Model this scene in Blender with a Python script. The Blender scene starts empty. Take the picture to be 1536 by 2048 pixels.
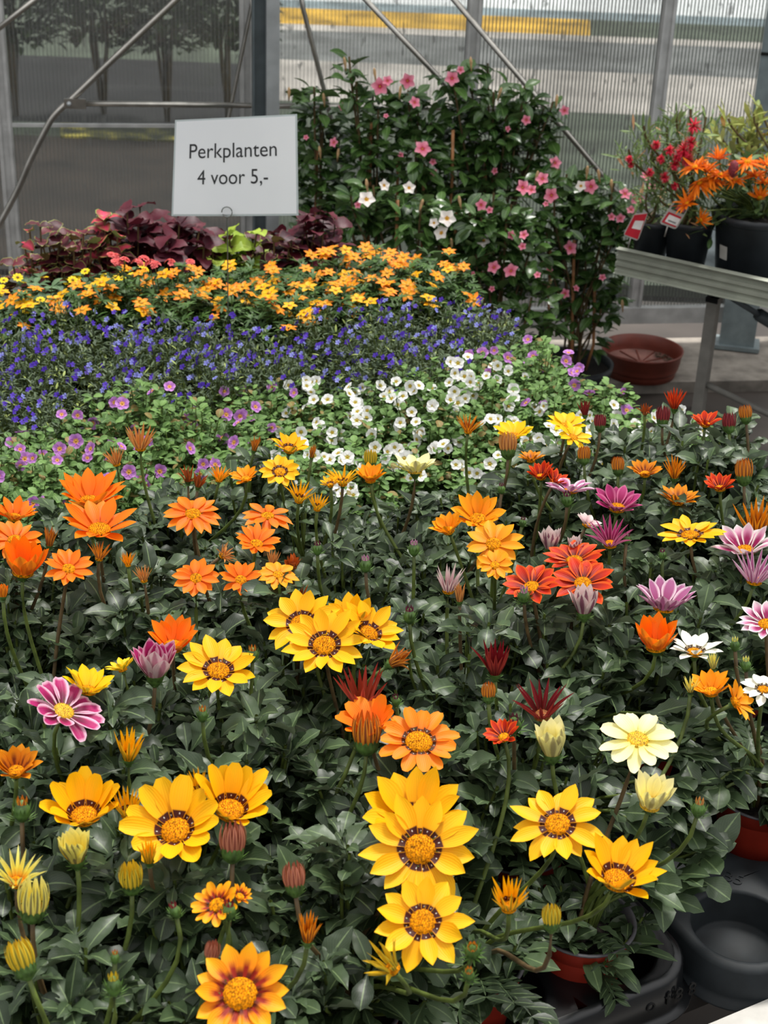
import bpy, math, random
from mathutils import Vector, Matrix
S = bpy.context.scene
COL = S.collection
PI = math.pi
R = math.radians

# ------------------------------------------------------------------ camera, world, light
PITCH, ROLL, FPX, EYE = R(27), R(2.3), 3000.0, 1.65
FW = Vector((0, math.cos(PITCH), -math.sin(PITCH)))
_u0 = Vector((0, math.sin(PITCH), math.cos(PITCH)))
_r0 = Vector((1, 0, 0))
CR = (_r0 * math.cos(ROLL) + _u0 * math.sin(ROLL)).normalized()
CU = (_u0 * math.cos(ROLL) - _r0 * math.sin(ROLL)).normalized()
CAM = Vector((0, 0, EYE))
cd = bpy.data.cameras.new('camera')
cam = bpy.data.objects.new('camera', cd)
COL.objects.link(cam)
cd.sensor_fit = 'VERTICAL'
cd.sensor_height = 36
cd.lens = 36 * FPX / 2048
M = Matrix((CR, CU, -FW)).transposed().to_4x4()
M.translation = CAM
cam.matrix_world = M
cd.clip_start = .05
cd.dof.use_dof = True
cd.dof.focus_distance = 1.75
cd.dof.aperture_fstop = 13
S.camera = cam

w = bpy.data.worlds.new('overcast')
S.world = w
w.use_nodes = True
wn = w.node_tree
wn.nodes.clear()
wo = wn.nodes.new('ShaderNodeOutputWorld')
bg = wn.nodes.new('ShaderNodeBackground')
ge = wn.nodes.new('ShaderNodeTexCoord')
sx = wn.nodes.new('ShaderNodeSeparateXYZ')
rp = wn.nodes.new('ShaderNodeValToRGB')
wn.links.new(ge.outputs['Generated'], sx.inputs[0])
wn.links.new(sx.outputs['Z'], rp.inputs[0])
rp.color_ramp.elements[0].position = 0.0
rp.color_ramp.elements[0].color = (.16, .17, .18, 1)
rp.color_ramp.elements[1].position = .75
rp.color_ramp.elements[1].color = (1, 1, 1, 1)
wn.links.new(rp.outputs[0], bg.inputs['Color'])
bg.inputs['Strength'].default_value = 1.15
wn.links.new(bg.outputs[0], wo.inputs[0])


def sun(name, az, el, e, ang, col=(1, 1, 1)):
    l = bpy.data.lights.new(name, 'SUN')
    l.energy = e
    l.angle = R(ang)
    l.color = col
    o = bpy.data.objects.new(name, l)
    COL.objects.link(o)
    d = Vector((math.cos(R(az)) * math.cos(R(el)), math.sin(R(az)) * math.cos(R(el)), math.sin(R(el))))
    o.rotation_euler = d.to_track_quat('Z', 'Y').to_euler()
    o.location = (0, 2, 6)


sun('sun', 70, 66, 3.1, 14, (1, .97, .92))     # daylight through the roof, softened by the clouds
S.view_settings.view_transform = 'Standard'
S.view_settings.look = 'None'
S.view_settings.gamma = 1
S.view_settings.use_curve_mapping = False
S.view_settings.exposure = 0.3


# ------------------------------------------------------------------ geometry of the view (real distances from pixels of the photo)
def ray(x, y):
    return FW + CR * ((x - 768) / FPX) + CU * ((1024 - y) / FPX)


def atz(x, y, z):
    d = ray(x, y)
    return CAM + d * ((z - EYE) / d.z)


def aty(x, y, Y):
    d = ray(x, y)
    return CAM + d * (Y / d.y)


def proj(p):
    v = Vector(p) - CAM
    d = v.dot(FW)
    return 768 + FPX * v.dot(CR) / d, 1024 - FPX * v.dot(CU) / d, d


def lin(c):
    f = lambda v: v / 12.92 if v <= .04045 else ((v + .055) / 1.055) ** 2.4
    return (f(c[0] / 255), f(c[1] / 255), f(c[2] / 255), 1)


# ------------------------------------------------------------------ object helpers
def mesh_obj(name, me, parent=None):
    o = bpy.data.objects.new(name, me)
    COL.objects.link(o)
    if parent is not None:
        o.parent = parent
    return o


def tag(o, label=None, cat=None, group=None, kind=None):
    if label: o['label'] = label
    if cat: o['category'] = cat
    if group: o['group'] = group
    if kind: o['kind'] = kind
    return o


def thing(name, loc, label, cat, group=None, rz=0):
    o = bpy.data.objects.new(name, None)
    COL.objects.link(o)
    o.location = loc
    o.rotation_euler = (0, 0, rz)
    o.empty_display_size = .02
    return tag(o, label, cat, group)


class MB:
    def __init__(s):
        s.v = []; s.f = []; s.uv = []; s.mi = []

    def face(s, idx, uvs=None, m=0):
        s.f.append(idx)
        s.uv.append(uvs if uvs else [(0, 0)] * len(idx))
        s.mi.append(m)

    def grid(s, rows, uvf=None, m=0, closed=False):
        n = len(s.v)
        k = len(rows[0])
        for r_ in rows: s.v.extend(r_)
        R_ = len(rows)
        for i in range(R_ - 1):
            for j in range(k if closed else k - 1):
                j2 = (j + 1) % k
                a, b, c, d = n + i * k + j, n + i * k + j2, n + (i + 1) * k + j2, n + (i + 1) * k + j
                if uvf:
                    jj = j + 1
                    s.face((a, b, c, d), [uvf(i, j), uvf(i, jj), uvf(i + 1, jj), uvf(i + 1, j)], m)
                else:
                    s.face((a, b, c, d), None, m)
        return n

    def box(s, c, d, ax=None, m=0):
        c = Vector(c)
        ex, ey, ez = ax if ax else (Vector((1, 0, 0)), Vector((0, 1, 0)), Vector((0, 0, 1)))
        n = len(s.v)
        for z in (-1, 1):
            for y in (-1, 1):
                for x in (-1, 1):
                    s.v.append(c + ex * (x * d[0] / 2) + ey * (y * d[1] / 2) + ez * (z * d[2] / 2))
        for q in ((0, 2, 3, 1), (4, 5, 7, 6), (0, 1, 5, 4), (2, 6, 7, 3), (0, 4, 6, 2), (1, 3, 7, 5)):
            s.face(tuple(n + i for i in q), None, m)

    def tube(s, pts, rad, n=8, m=0, caps=True):
        pts = [Vector(p) for p in pts]
        rows = []
        up = Vector((0, 0, 1))
        for i, p in enumerate(pts):
            t = (pts[min(i + 1, len(pts) - 1)] - pts[max(i - 1, 0)]).normalized()
            a = t.cross(up)
            if a.length < .1: a = t.cross(Vector((0, 1, 0)))
            a.normalize()
            b = t.cross(a)
            r_ = rad[i] if isinstance(rad, (list, tuple)) else rad
            rows.append([p + a * (math.cos(2 * PI * k / n) * r_) + b * (math.sin(2 * PI * k / n) * r_) for k in range(n)])
        st = s.grid(rows, None, m, True)
        if caps:
            s.face(tuple(st + k for k in range(n))[::-1], None, m)
            e = st + (len(rows) - 1) * n
            s.face(tuple(e + k for k in range(n)), None, m)

    def lathe(s, prof, c=(0, 0, 0), n=32, m=0, ax=None):
        c = Vector(c)
        ex, ey, ez = ax if ax else (Vector((1, 0, 0)), Vector((0, 1, 0)), Vector((0, 0, 1)))
        rows = []
        for r_, z in prof:
            rows.append([c + ex * (r_ * math.cos(2 * PI * k / n)) + ey * (r_ * math.sin(2 * PI * k / n)) + ez * z for k in range(n)])
        s.grid(rows, None, m, True)

    def mesh(s, name, mats, smooth=True):
        me = bpy.data.meshes.new(name)
        me.from_pydata([tuple(v) for v in s.v], [], s.f)
        for m in (mats if isinstance(mats, (list, tuple)) else [mats]): me.materials.append(m)
        uv = me.uv_layers.new(name='UVMap')
        flat = []
        for u in s.uv:
            for a in u: flat.extend(a)
        uv.data.foreach_set('uv', flat)
        me.polygons.foreach_set('material_index', s.mi)
        me.polygons.foreach_set('use_smooth', [smooth] * len(s.f))
        me.update()
        return me

    def obj(s, name, mats, parent=None, smooth=True):
        return mesh_obj(name, s.mesh(name, mats, smooth), parent)


# ------------------------------------------------------------------ material helpers
class NT:
    def __init__(s, name):
        s.m = bpy.data.materials.new(name)
        s.m.use_nodes = True
        s.t = s.m.node_tree
        s.t.nodes.clear()
        s.out = s.t.nodes.new('ShaderNodeOutputMaterial')

    def n(s, typ, **kw):
        nd = s.t.nodes.new(typ)
        for k, v in kw.items(): setattr(nd, k, v)
        return nd

    def set(s, sock, v):
        if isinstance(v, bpy.types.NodeSocket): s.t.links.new(v, sock)
        else: sock.default_value = v

    def math(s, op, a, b=0.0, clamp=False):
        nd = s.n('ShaderNodeMath', operation=op, use_clamp=clamp)
        s.set(nd.inputs[0], a); s.set(nd.inputs[1], b)
        return nd.outputs[0]

    def mix(s, f, a, b):
        nd = s.n('ShaderNodeMix', data_type='RGBA')
        s.set(nd.inputs[0], f); s.set(nd.inputs[6], a); s.set(nd.inputs[7], b)
        return nd.outputs[2]

    def ramp(s, f, stops, interp='LINEAR'):
        nd = s.n('ShaderNodeValToRGB')
        nd.color_ramp.interpolation = interp
        el = nd.color_ramp.elements
        while len(el) < len(stops): el.new(.5)
        for e, (p, c) in zip(el, stops):
            e.position = p
            e.color = c if not isinstance(c, (int, float)) else (c, c, c, 1)
        s.set(nd.inputs[0], f)
        return nd.outputs[0]

    def noise(s, scale, vec=None, detail=3, out='Fac', stretch=None):
        nd = s.n('ShaderNodeTexNoise')
        nd.inputs['Scale'].default_value = scale
        nd.inputs['Detail'].default_value = detail
        if vec is None:
            tc = s.n('ShaderNodeTexCoord')
            vec = tc.outputs['Object']
        if stretch:
            mp = s.n('ShaderNodeMapping')
            mp.inputs['Scale'].default_value = stretch
            s.set(mp.inputs[0], vec)
            vec = mp.outputs[0]
        s.set(nd.inputs['Vector'], vec)
        return nd.outputs[out]

    def uv(s):
        nd = s.n('ShaderNodeUVMap')
        sp = s.n('ShaderNodeSeparateXYZ')
        s.set(sp.inputs[0], nd.outputs[0])
        return sp.outputs[0], sp.outputs[1]

    def bump(s, h, strength=.3, dist=.002):
        nd = s.n('ShaderNodeBump')
        nd.inputs['Strength'].default_value = strength
        nd.inputs['Distance'].default_value = dist
        s.set(nd.inputs['Height'], h)
        return nd.outputs[0]

    def bsdf(s, col, rough=.5, metal=0, normal=None, spec=.5, transl=0):
        b = s.n('ShaderNodeBsdfPrincipled')
        s.set(b.inputs['Base Color'], col)
        s.set(b.inputs['Roughness'], rough)
        s.set(b.inputs['Metallic'], metal)
        s.set(b.inputs['Specular IOR Level'], spec)
        if normal is not None: s.set(b.inputs['Normal'], normal)
        sh = b.outputs[0]
        if transl:
            t = s.n('ShaderNodeBsdfTranslucent')
            s.set(t.inputs[0], col)
            mx = s.n('ShaderNodeMixShader')
            mx.inputs[0].default_value = transl
            s.t.links.new(sh, mx.inputs[1]); s.t.links.new(t.outputs[0], mx.inputs[2])
            sh = mx.outputs[0]
        s.t.links.new(sh, s.out.inputs[0])
        return s.m


def plain(name, rgb, rough=.5, metal=0, var=.12, scale=30, spec=.5, bump=0, transl=0):
    t = NT(name)
    c = lin(rgb)
    d = tuple(v * (1 - var * 2) for v in c[:3]) + (1,)
    e = tuple(min(1, v * (1 + var)) for v in c[:3]) + (1,)
    nz = t.noise(scale)
    col = t.ramp(nz, [(.3, d), (.7, e)])
    return t.bsdf(col, rough, metal, t.bump(nz, bump) if bump else None, spec, transl)


def leaf_mat(name, dark, light, vein, back=None, rough=.45, spec=.5, edge=None, centre=None, transl=.12, warm=None):
    """UV: u = along the leaf plus a whole number per leaf, v across"""
    t = NT(name)
    u, v = t.uv()
    idn = t.math('FLOOR', u)
    uu = t.math('FRACT', u)
    wn_ = t.n('ShaderNodeTexWhiteNoise', noise_dimensions='1D')
    oi = t.n('ShaderNodeObjectInfo')
    t.set(wn_.inputs['W'], t.math('ADD', idn, oi.outputs['Random']))
    rnd = wn_.outputs['Value']
    col = t.mix(rnd, lin(dark), lin(light))
    if warm:
        col = t.mix(t.math('GREATER_THAN', rnd, .93), col, lin(warm))
    nz = t.noise(60)
    col = t.mix(t.math('MULTIPLY', nz, .45), col, lin(dark))
    dv = t.math('ABSOLUTE', t.math('SUBTRACT', v, .5))
    if centre:
        col = t.mix(t.ramp(dv, [(.05, .95), (.3, 0)]), col, lin(centre))
    # midrib and side veins
    rib = t.ramp(dv, [(.015, .85), (.05, 0)])
    side = t.math('SINE', t.math('MULTIPLY', t.math('SUBTRACT', uu, dv), 60))
    side = t.math('MULTIPLY', t.math('GREATER_THAN', side, .93), .15)
    col = t.mix(t.math('MAXIMUM', rib, side), col, lin(vein))
    if edge:
        tip = t.ramp(uu, [(.88, 0), (.97, 1)])
        col = t.mix(t.math('MAXIMUM', t.ramp(dv, [(.40, 0), (.46, 1)]), tip), col, lin(edge))
    if back:
        g = t.n('ShaderNodeNewGeometry')
        col = t.mix(g.outputs['Backfacing'], col, lin(back))
    return t.bsdf(col, rough, 0, t.bump(t.math('ADD', nz, side), .35, .0015), spec, transl)


def petal_mat(name, stops, back, stripe, edge=None, ring=None, streak=None, transl=.25, sat_edge=.46):
    t = NT(name)
    u, v = t.uv()
    v = t.math('FRACT', v)
    dv = t.math('ABSOLUTE', t.math('SUBTRACT', v, .5))
    col = t.ramp(u, [(p, lin(c)) for p, c in stops])
    lines = t.math('SINE', t.math('MULTIPLY', v, 55))
    col = t.mix(t.math('MULTIPLY', t.math('GREATER_THAN', lines, .6), .10), col, lin([x * .75 for x in stops[-1][1]]))
    if edge:
        e = t.math('MAXIMUM', t.ramp(dv, [(.27, 0), (.40, 1)]), t.ramp(u, [(.86, 0), (.98, 1)]))
        col = t.mix(e, col, lin(edge))
    if streak:
        s_ = t.math('MULTIPLY', t.ramp(dv, [(.10, 1), (.24, 0)]), t.ramp(u, [(.30, 1), (.70 if name != 'petal_flame' else .55, 0)]))
        col = t.mix(s_, col, lin(streak))
    if ring:
        rr = t.math('MULTIPLY', t.ramp(u, [(.17, 1), (.20, 0)]), t.ramp(dv, [(.40, 1), (.47, 0)]))
        col = t.mix(rr, col, lin(ring))
        du = t.math('MULTIPLY', t.math('SUBTRACT', u, .115), 2.2)
        d2 = t.math('ADD', t.math('POWER', du, 2), t.math('POWER', dv, 2))
        col = t.mix(t.ramp(d2, [(.0018, 1), (.0038, 0)]), col, (.9, .85, .75, 1))
    g = t.n('ShaderNodeNewGeometry')
    bk = t.mix(t.ramp(dv, [(.12, 1), (.24, 0)]), lin(back), lin(stripe))
    col = t.mix(g.outputs['Backfacing'], col, bk)
    return t.bsdf(col, .5, 0, t.bump(lines, .15, .0006), .25, transl)


MT = {}
MT['leaf_gaz'] = leaf_mat('gazania_leaf', (28, 42, 24), (78, 98, 64), (112, 132, 88), (124, 138, 108), .42, .4, transl=.08)
MT['leaf_bac'] = leaf_mat('bacopa_leaf', (60, 92, 38), (134, 172, 94), (140, 168, 100), (120, 145, 92), .55, .3, transl=.2, warm=(150, 120, 70))
MT['leaf_lob'] = leaf_mat('lobelia_leaf', (44, 62, 40), (104, 122, 84), (110, 128, 90), (90, 105, 76), .5, .4, transl=.1, warm=(170, 186, 96))
MT['leaf_bid'] = leaf_mat('bidens_leaf', (34, 62, 24), (84, 120, 50), (90, 122, 60), (70, 96, 46), .5, .35, transl=.15)
MT['leaf_san'] = leaf_mat('creeping_zinnia_leaf', (60, 88, 58), (112, 140, 100), (120, 146, 106), (110, 134, 100), .55, .3, transl=.15)
MT['leaf_man'] = leaf_mat('mandevilla_leaf', (34, 62, 26), (92, 128, 62), (120, 150, 90), (100, 126, 76), .25, .6, transl=.1)
MT['leaf_colmaroon'] = leaf_mat('coleus_leaf_maroon', (52, 14, 28), (104, 32, 48), (84, 20, 40), (96, 36, 50), .5, .35, transl=.12, edge=(96, 44, 46))
MT['leaf_colgreen'] = leaf_mat('coleus_leaf_edged', (58, 16, 28), (120, 36, 50), (90, 30, 40), (120, 100, 60), .5, .35, edge=(150, 156, 80))
MT['leaf_colpink'] = leaf_mat('coleus_leaf_pink', (150, 60, 60), (196, 110, 90), (226, 70, 100), (130, 140, 80), .5, .35, edge=(132, 160, 76), centre=(226, 60, 96))
MT['leaf_collime'] = leaf_mat('coleus_leaf_lime', (136, 164, 44), (182, 204, 78), (200, 216, 110), (150, 176, 70), .5, .35, transl=.25)
MT['leaf_gre'] = leaf_mat('shrub_leaf', (70, 98, 52), (150, 172, 100), (150, 170, 110), (130, 150, 96), .5, .35, warm=(214, 150, 110), transl=.15)
MT['leaf_euo'] = leaf_mat('yellow_shrub_leaf', (120, 140, 60), (206, 206, 110), (200, 204, 120), (180, 180, 110), .5, .35, warm=(190, 120, 70), transl=.2)
MT['leaf_ost'] = leaf_mat('daisy_leaf', (52, 78, 40), (108, 134, 78), (120, 146, 90), (100, 126, 80), .5, .35, transl=.12)
MT['stem'] = plain('green_stem', (96, 112, 48), .5, var=.25, scale=60, transl=.1)
MT['stem_brown'] = plain('brown_stem', (104, 84, 52), .6, var=.25, scale=60)
MT['calyx'] = plain('calyx_green', (84, 116, 52), .5, var=.3, scale=120, transl=.1)
MT['disc'] = plain('disc_orange', (222, 140, 0), .8, var=.4, scale=500, spec=.15)
MT['disc_b'] = plain('disc_yellow', (226, 176, 30), .7, var=.35, scale=500)
MT['disc_d'] = plain('disc_brown', (150, 84, 20), .7, var=.4, scale=500)
Y1, Y2 = (255, 196, 8), (252, 180, 4)
PM = {
    'YR': petal_mat('petal_yellow_ringed', [(0, (222, 140, 6)), (.25, Y2), (1, Y1)], (232, 176, 30), (150, 130, 30), ring=(70, 22, 12)),
    'YB': petal_mat('petal_lemon_bright', [(0, (240, 180, 10)), (1, (255, 214, 14))], (240, 204, 30), (190, 170, 40)),
    'YO': petal_mat('petal_golden', [(0, (240, 140, 8)), (1, (255, 172, 14))], (240, 160, 20), (200, 120, 20)),
    'OR': petal_mat('petal_orange', [(0, (236, 100, 6)), (.6, (252, 122, 6)), (1, (255, 140, 14))], (248, 146, 30), (216, 120, 30)),
    'OG': petal_mat('petal_orange_ringed', [(0, (200, 80, 6)), (.3, (252, 128, 10)), (1, (255, 146, 20))], (240, 130, 24), (160, 90, 30), ring=(80, 40, 10)),
    'OS': petal_mat('petal_striped_orange', [(0, (180, 90, 10)), (1, (248, 158, 20))], (236, 150, 30), (120, 56, 20), streak=(120, 50, 14)),
    'FL': petal_mat('petal_flame', [(0, (60, 14, 8)), (.14, (110, 24, 10)), (.32, (246, 140, 4)), (1, (255, 184, 8))], (240, 150, 24), (150, 80, 20), streak=(150, 30, 8)),
    'RD': petal_mat('petal_red_orange', [(0, (50, 8, 8)), (.25, (140, 20, 10)), (.7, (206, 44, 8)), (1, (232, 78, 12))], (200, 70, 30), (130, 30, 20), edge=(240, 96, 24)),
    'DR': petal_mat('petal_dark_red', [(0, (90, 20, 12)), (.4, (118, 16, 24)), (1, (132, 24, 34))], (150, 52, 44), (110, 26, 30)),
    'SR': petal_mat('petal_brick', [(0, (150, 60, 30)), (1, (160, 46, 38))], (176, 74, 56), (130, 40, 36)),
    'MG': petal_mat('petal_magenta', [(0, (70, 60, 20)), (.14, (86, 70, 24)), (.2, (90, 16, 44)), (.5, (168, 26, 92)), (1, (190, 50, 120))], (216, 186, 188), (180, 120, 136), edge=(236, 184, 204), streak=(110, 12, 60)),
    'MD': petal_mat('petal_magenta_plain', [(0, (90, 20, 40)), (.3, (150, 22, 84)), (1, (196, 66, 130))], (190, 110, 140), (120, 30, 70), edge=(206, 110, 150)),
    'PK': petal_mat('petal_lilac_pink', [(0, (150, 60, 110)), (1, (196, 120, 166))], (206, 160, 180), (150, 80, 116), edge=(232, 208, 218)),
    'PW': petal_mat('petal_white_magenta', [(0, (90, 14, 44)), (.3, (150, 30, 90)), (.6, (226, 150, 186)), (1, (246, 232, 232))], (232, 220, 216), (160, 110, 120), edge=(246, 236, 232), streak=(150, 24, 84)),
    'WP': petal_mat('petal_cream_lilac', [(0, (170, 120, 130)), (.5, (220, 190, 190)), (1, (240, 228, 220))], (214, 190, 184), (130, 80, 96)),
    'WH': petal_mat('petal_white', [(0, (236, 200, 120)), (.2, (240, 236, 214)), (1, (248, 246, 236))], (236, 234, 220), (170, 170, 160), ring=(60, 40, 16)),
    'CR': petal_mat('petal_cream', [(0, (252, 226, 110)), (.3, (250, 240, 160)), (1, (252, 246, 196))], (240, 232, 150), (170, 160, 110)),
    'CY': petal_mat('petal_cream_yellow', [(0, (236, 150, 20)), (.3, (244, 226, 90)), (1, (250, 242, 150))], (232, 220, 110), (130, 124, 80)),
    'TN': petal_mat('petal_faded_tan', [(0, (200, 120, 50)), (1, (224, 160, 90))], (214, 152, 84), (150, 90, 50)),
    'RU': petal_mat('petal_rust', [(0, (150, 60, 14)), (1, (196, 92, 26))], (170, 84, 34), (110, 54, 24)),
    'BP': petal_mat('petal_brown_pink', [(0, (176, 110, 70)), (1, (170, 90, 70))], (188, 120, 92), (140, 76, 60)),
    'BO': petal_mat('petal_brown_orange', [(0, (226, 150, 30)), (1, (190, 90, 30))], (216, 138, 44), (130, 70, 40)),
    'BY': petal_mat('petal_olive_yellow', [(0, (214, 184, 40)), (1, (222, 180, 40))], (216, 186, 50), (130, 124, 40)),
    'BR': petal_mat('petal_wine_bud', [(0, (110, 40, 40)), (1, (110, 26, 44))], (150, 60, 60), (100, 28, 40)),
    'PU': petal_mat('petal_purple_bud', [(0, (90, 60, 50)), (1, (96, 30, 60))], (120, 50, 80), (80, 30, 50)),
}

# ------------------------------------------------------------------ leaf and flower geometry
SPAT = [.10, .10, .13, .24, .50, .80, .97, 1.0, .92, .64, .0]
OVAL = [.08, .45, .80, .98, 1.0, .90, .68, .36, .0]
LANC = [.10, .30, .60, .85, 1.0, .95, .75, .42, .0]
HEART = [.35, .95, 1.0, .95, .82, .62, .38, .0]


def leaf(mb, P, az, el, L, W, prof, curl, fold=.25, roll=0.0, idn=0, m=0, wav=0.0):
    """a leaf that leaves P towards (az, el), bends by curl radians over its length, folded along its midrib"""
    n = len(prof) - 1
    P = Vector(P)
    h = Vector((math.cos(az), math.sin(az), 0))
    sd = Vector((-math.sin(az), math.cos(az), 0))
    base = len(mb.v)
    p = P.copy()
    st = L / n
    for i in range(n + 1):
        e = el + curl * i / n
        d = h * math.cos(e) + Vector((0, 0, math.sin(e)))
        up = Vector((0, 0, math.cos(e))) - h * math.sin(e)
        s2 = sd * math.cos(roll) + up * math.sin(roll)
        u2 = up * math.cos(roll) - sd * math.sin(roll)
        w = prof[i] * W / 2
        wv = wav * w * math.sin(i * 2.1 + idn)
        mb.v.append(p - s2 * w + u2 * (w * fold + wv))
        mb.v.append(p.copy())
        mb.v.append(p + s2 * w + u2 * (w * fold - wv))
        p = p + d * st
    for i in range(n):
        a = base + i * 3
        t0, t1 = .005 + .985 * i / n, .005 + .985 * (i + 1) / n
        # right side first so the normal points up
        mb.face((a + 1, a + 0, a + 3, a + 4), [(idn + t0, .5), (idn + t0, .02), (idn + t1, .02), (idn + t1, .5)], m)
        mb.face((a + 2, a + 1, a + 4, a + 5), [(idn + t0, .98), (idn + t0, .5), (idn + t1, .5), (idn + t1, .98)], m)
    return p


def frame(n):
    n = Vector(n).normalized()
    a = n.cross(Vector((0, 0, 1)))
    if a.length < .05: a = Vector((1, 0, 0))
    a.normalize()
    b = n.cross(a)
    return a, b, n


def petal(mb, C, ax, phi, r0, L, W, c, bend, tipw, rng, k, jit=.0, n=7, cur=.0, twist=0.0):
    """one petal of a head centred at C with frame ax, starting at radius r0"""
    ex, ey, ez = ax
    rad = ex * math.cos(phi) + ey * math.sin(phi)
    tan = ex * -math.sin(phi) + ey * math.cos(phi)
    p = C + rad * r0
    base = len(mb.v)
    prof = tipw
    n = len(prof) - 1
    cols = [-1, -.5, 0, .5, 1]
    for i in range(n + 1):
        t = i / n
        e = c + bend * t
        d = rad * math.cos(e) + ez * math.sin(e)
        up = ez * math.cos(e) - rad * math.sin(e)
        w = prof[i] * W / 2
        sw = tan * math.cos(twist * t) + up * math.sin(twist * t)
        for q in cols:
            mb.v.append(p + sw * (q * w) + up * (cur * w * (q * q) - .12 * w * (1 - abs(q))))
        p = p + d * (L / n)
    for i in range(n):
        for j in range(4):
            a = base + i * 5 + j
            t0, t1 = i / n, (i + 1) / n
            v0, v1 = 2 * k + .02 + .96 * j / 4, 2 * k + .02 + .96 * (j + 1) / 4
            mb.face((a, a + 5, a + 6, a + 1), [(t0, v0), (t1, v0), (t1, v1), (t0, v1)])


P_WIDE = [.42, .62, .84, .98, 1.0, .86, .52, .03]
P_BLUNT = [.42, .62, .84, .98, 1.0, .98, .82, .40]
P_SPIKE = [.7, .9, 1.0, .95, .8, .6, .35, .02]
DISC = {'YR': 'disc', 'FL': 'disc', 'CR': 'disc_b', 'MG': 'disc_b', 'SR': 'disc_d', 'DR': 'disc_d', 'RU': 'disc_d'}
SCH = {}


def flower_head(root, C, nrm, rad, c, scheme, spiky, rng, npet=None, small=False, base_r=None, blunt=False, messy=0.0, discscale=1.0):
    """petals mesh named flower_head with children disc and calyx; rad = radius when opened flat"""
    ax = frame(nrm)
    ez = ax[2]
    r0 = rad * .27 * discscale
    L = rad - r0 * .9
    mb = MB()
    if npet is None: npet = 17 if spiky else rng.choice((13, 14, 15))
    if blunt: prof = P_BLUNT
    else: prof = P_SPIKE if spiky else P_WIDE
    Wd = (2 * PI * rad * .62 / npet) * (.50 if spiky else 1.30)
    if spiky: Wd = max(Wd, rad * .10)
    ph0 = rng.uniform(0, 6)
    if c > R(78): bend = R(24)
    elif c > R(50): bend = R(rng.uniform(4, 14))
    elif c > R(25): bend = R(-4)
    else: bend = R(rng.uniform(-16, -4))
    for k in range(npet):
        ph = ph0 + 2 * PI * k / npet + rng.uniform(-.06, .06) * (1 + messy * 3)
        inner = k % 2
        cc = c + (R(6) if inner else 0) + rng.gauss(0, .09 + .25 * messy)
        rr = r0 * (.62 if c > R(60) else .9)
        petal(mb, C + ez * (.0015 if inner else 0), ax, ph, rr, L * rng.uniform(.84, 1.07) * (1 - messy * rng.uniform(0, .3)), Wd * rng.uniform(.9, 1.1), cc,
              bend + rng.gauss(0, .15 + .5 * messy), prof, rng, k, cur=(.85 if spiky else rng.uniform(.12, .34)), twist=rng.gauss(0, .2 + messy))
    h = mb.obj('flower_head', PM[scheme], root)
    # disc of florets
    if c > R(60): r0 *= .58
    if c < R(74):
        mb = MB()
        prof_d = [(r0 * 1.0, -.002), (r0 * .98, r0 * .10), (r0 * .8, r0 * .26), (r0 * .5, r0 * .36), (r0 * .2, r0 * .36), (.0001, r0 * .34)]
        mb.lathe(prof_d, C, 16, 0, ax)
        nf = 30 if small else 130
        for i in range(nf):
            q = math.sqrt((i + .5) / nf)
            a = i * 2.39996
            rr = r0 * q * .98
            b = C + ax[0] * (rr * math.cos(a)) + ax[1] * (rr * math.sin(a)) + ez * (r0 * (.34 - .3 * q ** 3))
            hh = r0 * rng.uniform(.10, .22)
            tl = (ax[0] * math.cos(a) + ax[1] * math.sin(a)) * (hh * .35)
            s_ = r0 * (.10 if small else .055)
            i0 = len(mb.v)
            for q2 in range(3):
                an = a + q2 * 2.094
                mb.v.append(b + ax[0] * (s_ * math.cos(an)) + ax[1] * (s_ * math.sin(an)))
            mb.v.append(b + ez * hh + tl)
            for q2 in range(3): mb.face((i0 + q2, i0 + (q2 + 1) % 3, i0 + 3))
        mb.obj('disc', MT[DISC.get(scheme, 'disc')], h, smooth=False)
    # calyx
    mb = MB()
    cr = r0 * (1.35 if c > R(60) else .8)
    ch = cr * 1.25
    mb.lathe([(cr * 1.04, ch * .18), (cr * 1.0, -.05 * ch), (cr * .82, -ch * .5), (cr * .45, -ch * .92), (.003, -ch * 1.05)], C, 14, 0, ax)
    for k in range(16):
        ph = 2 * PI * k / 16 + rng.uniform(-.1, .1)
        lo = (k % 2)
        petal(mb, C - ez * (ch * (.25 + .4 * lo)), ax, ph, cr * (.95 - .2 * lo), cr * rng.uniform(.6, 1.0), cr * .3, R(50) - lo * R(35), R(10), [.9, .8, .5, .02], rng, 0)
    mb.obj('calyx', MT['calyx'], h)
    SCH[h.name] = scheme
    return h, C - ez * ch


def green_bud(root, C, nrm, rad, scheme, rng):
    ax = frame(nrm)
    ez = ax[2]
    mb = MB()
    H = rad * 2.6
    mb.lathe([(.002, -H * .5), (rad * .55, -H * .42), (rad * .98, -H * .15), (rad * .9, H * .1), (rad * .55, H * .35), (rad * .12, H * .5), (.0003, H * .52)], C, 12, 0, ax)
    for k in range(26):
        ph = 2 * PI * k / 13 + rng.uniform(-.1, .1)
        lv = k // 13
        z = -H * .38 if lv else -H * .1
        petal(mb, C + ez * z, ax, ph, rad * (.75 if lv else .92), rad * rng.uniform(.9, 1.4), rad * .32, R(62 if not lv else 18), R(18), [1, .8, .5, .02], rng, 0)
    o = mb.obj('bud', MT['calyx'], root)
    mb = MB()
    for k in range(7):
        petal(mb, C + ez * (H * .22), ax, k * .9, rad * .42, rad * 1.15, rad * .55, R(70), R(32), [1, .9, .6, .05], rng, k)
    mb.obj('bud_tip', PM[scheme], o)
    return o, C - ez * (H * .5)


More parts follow.
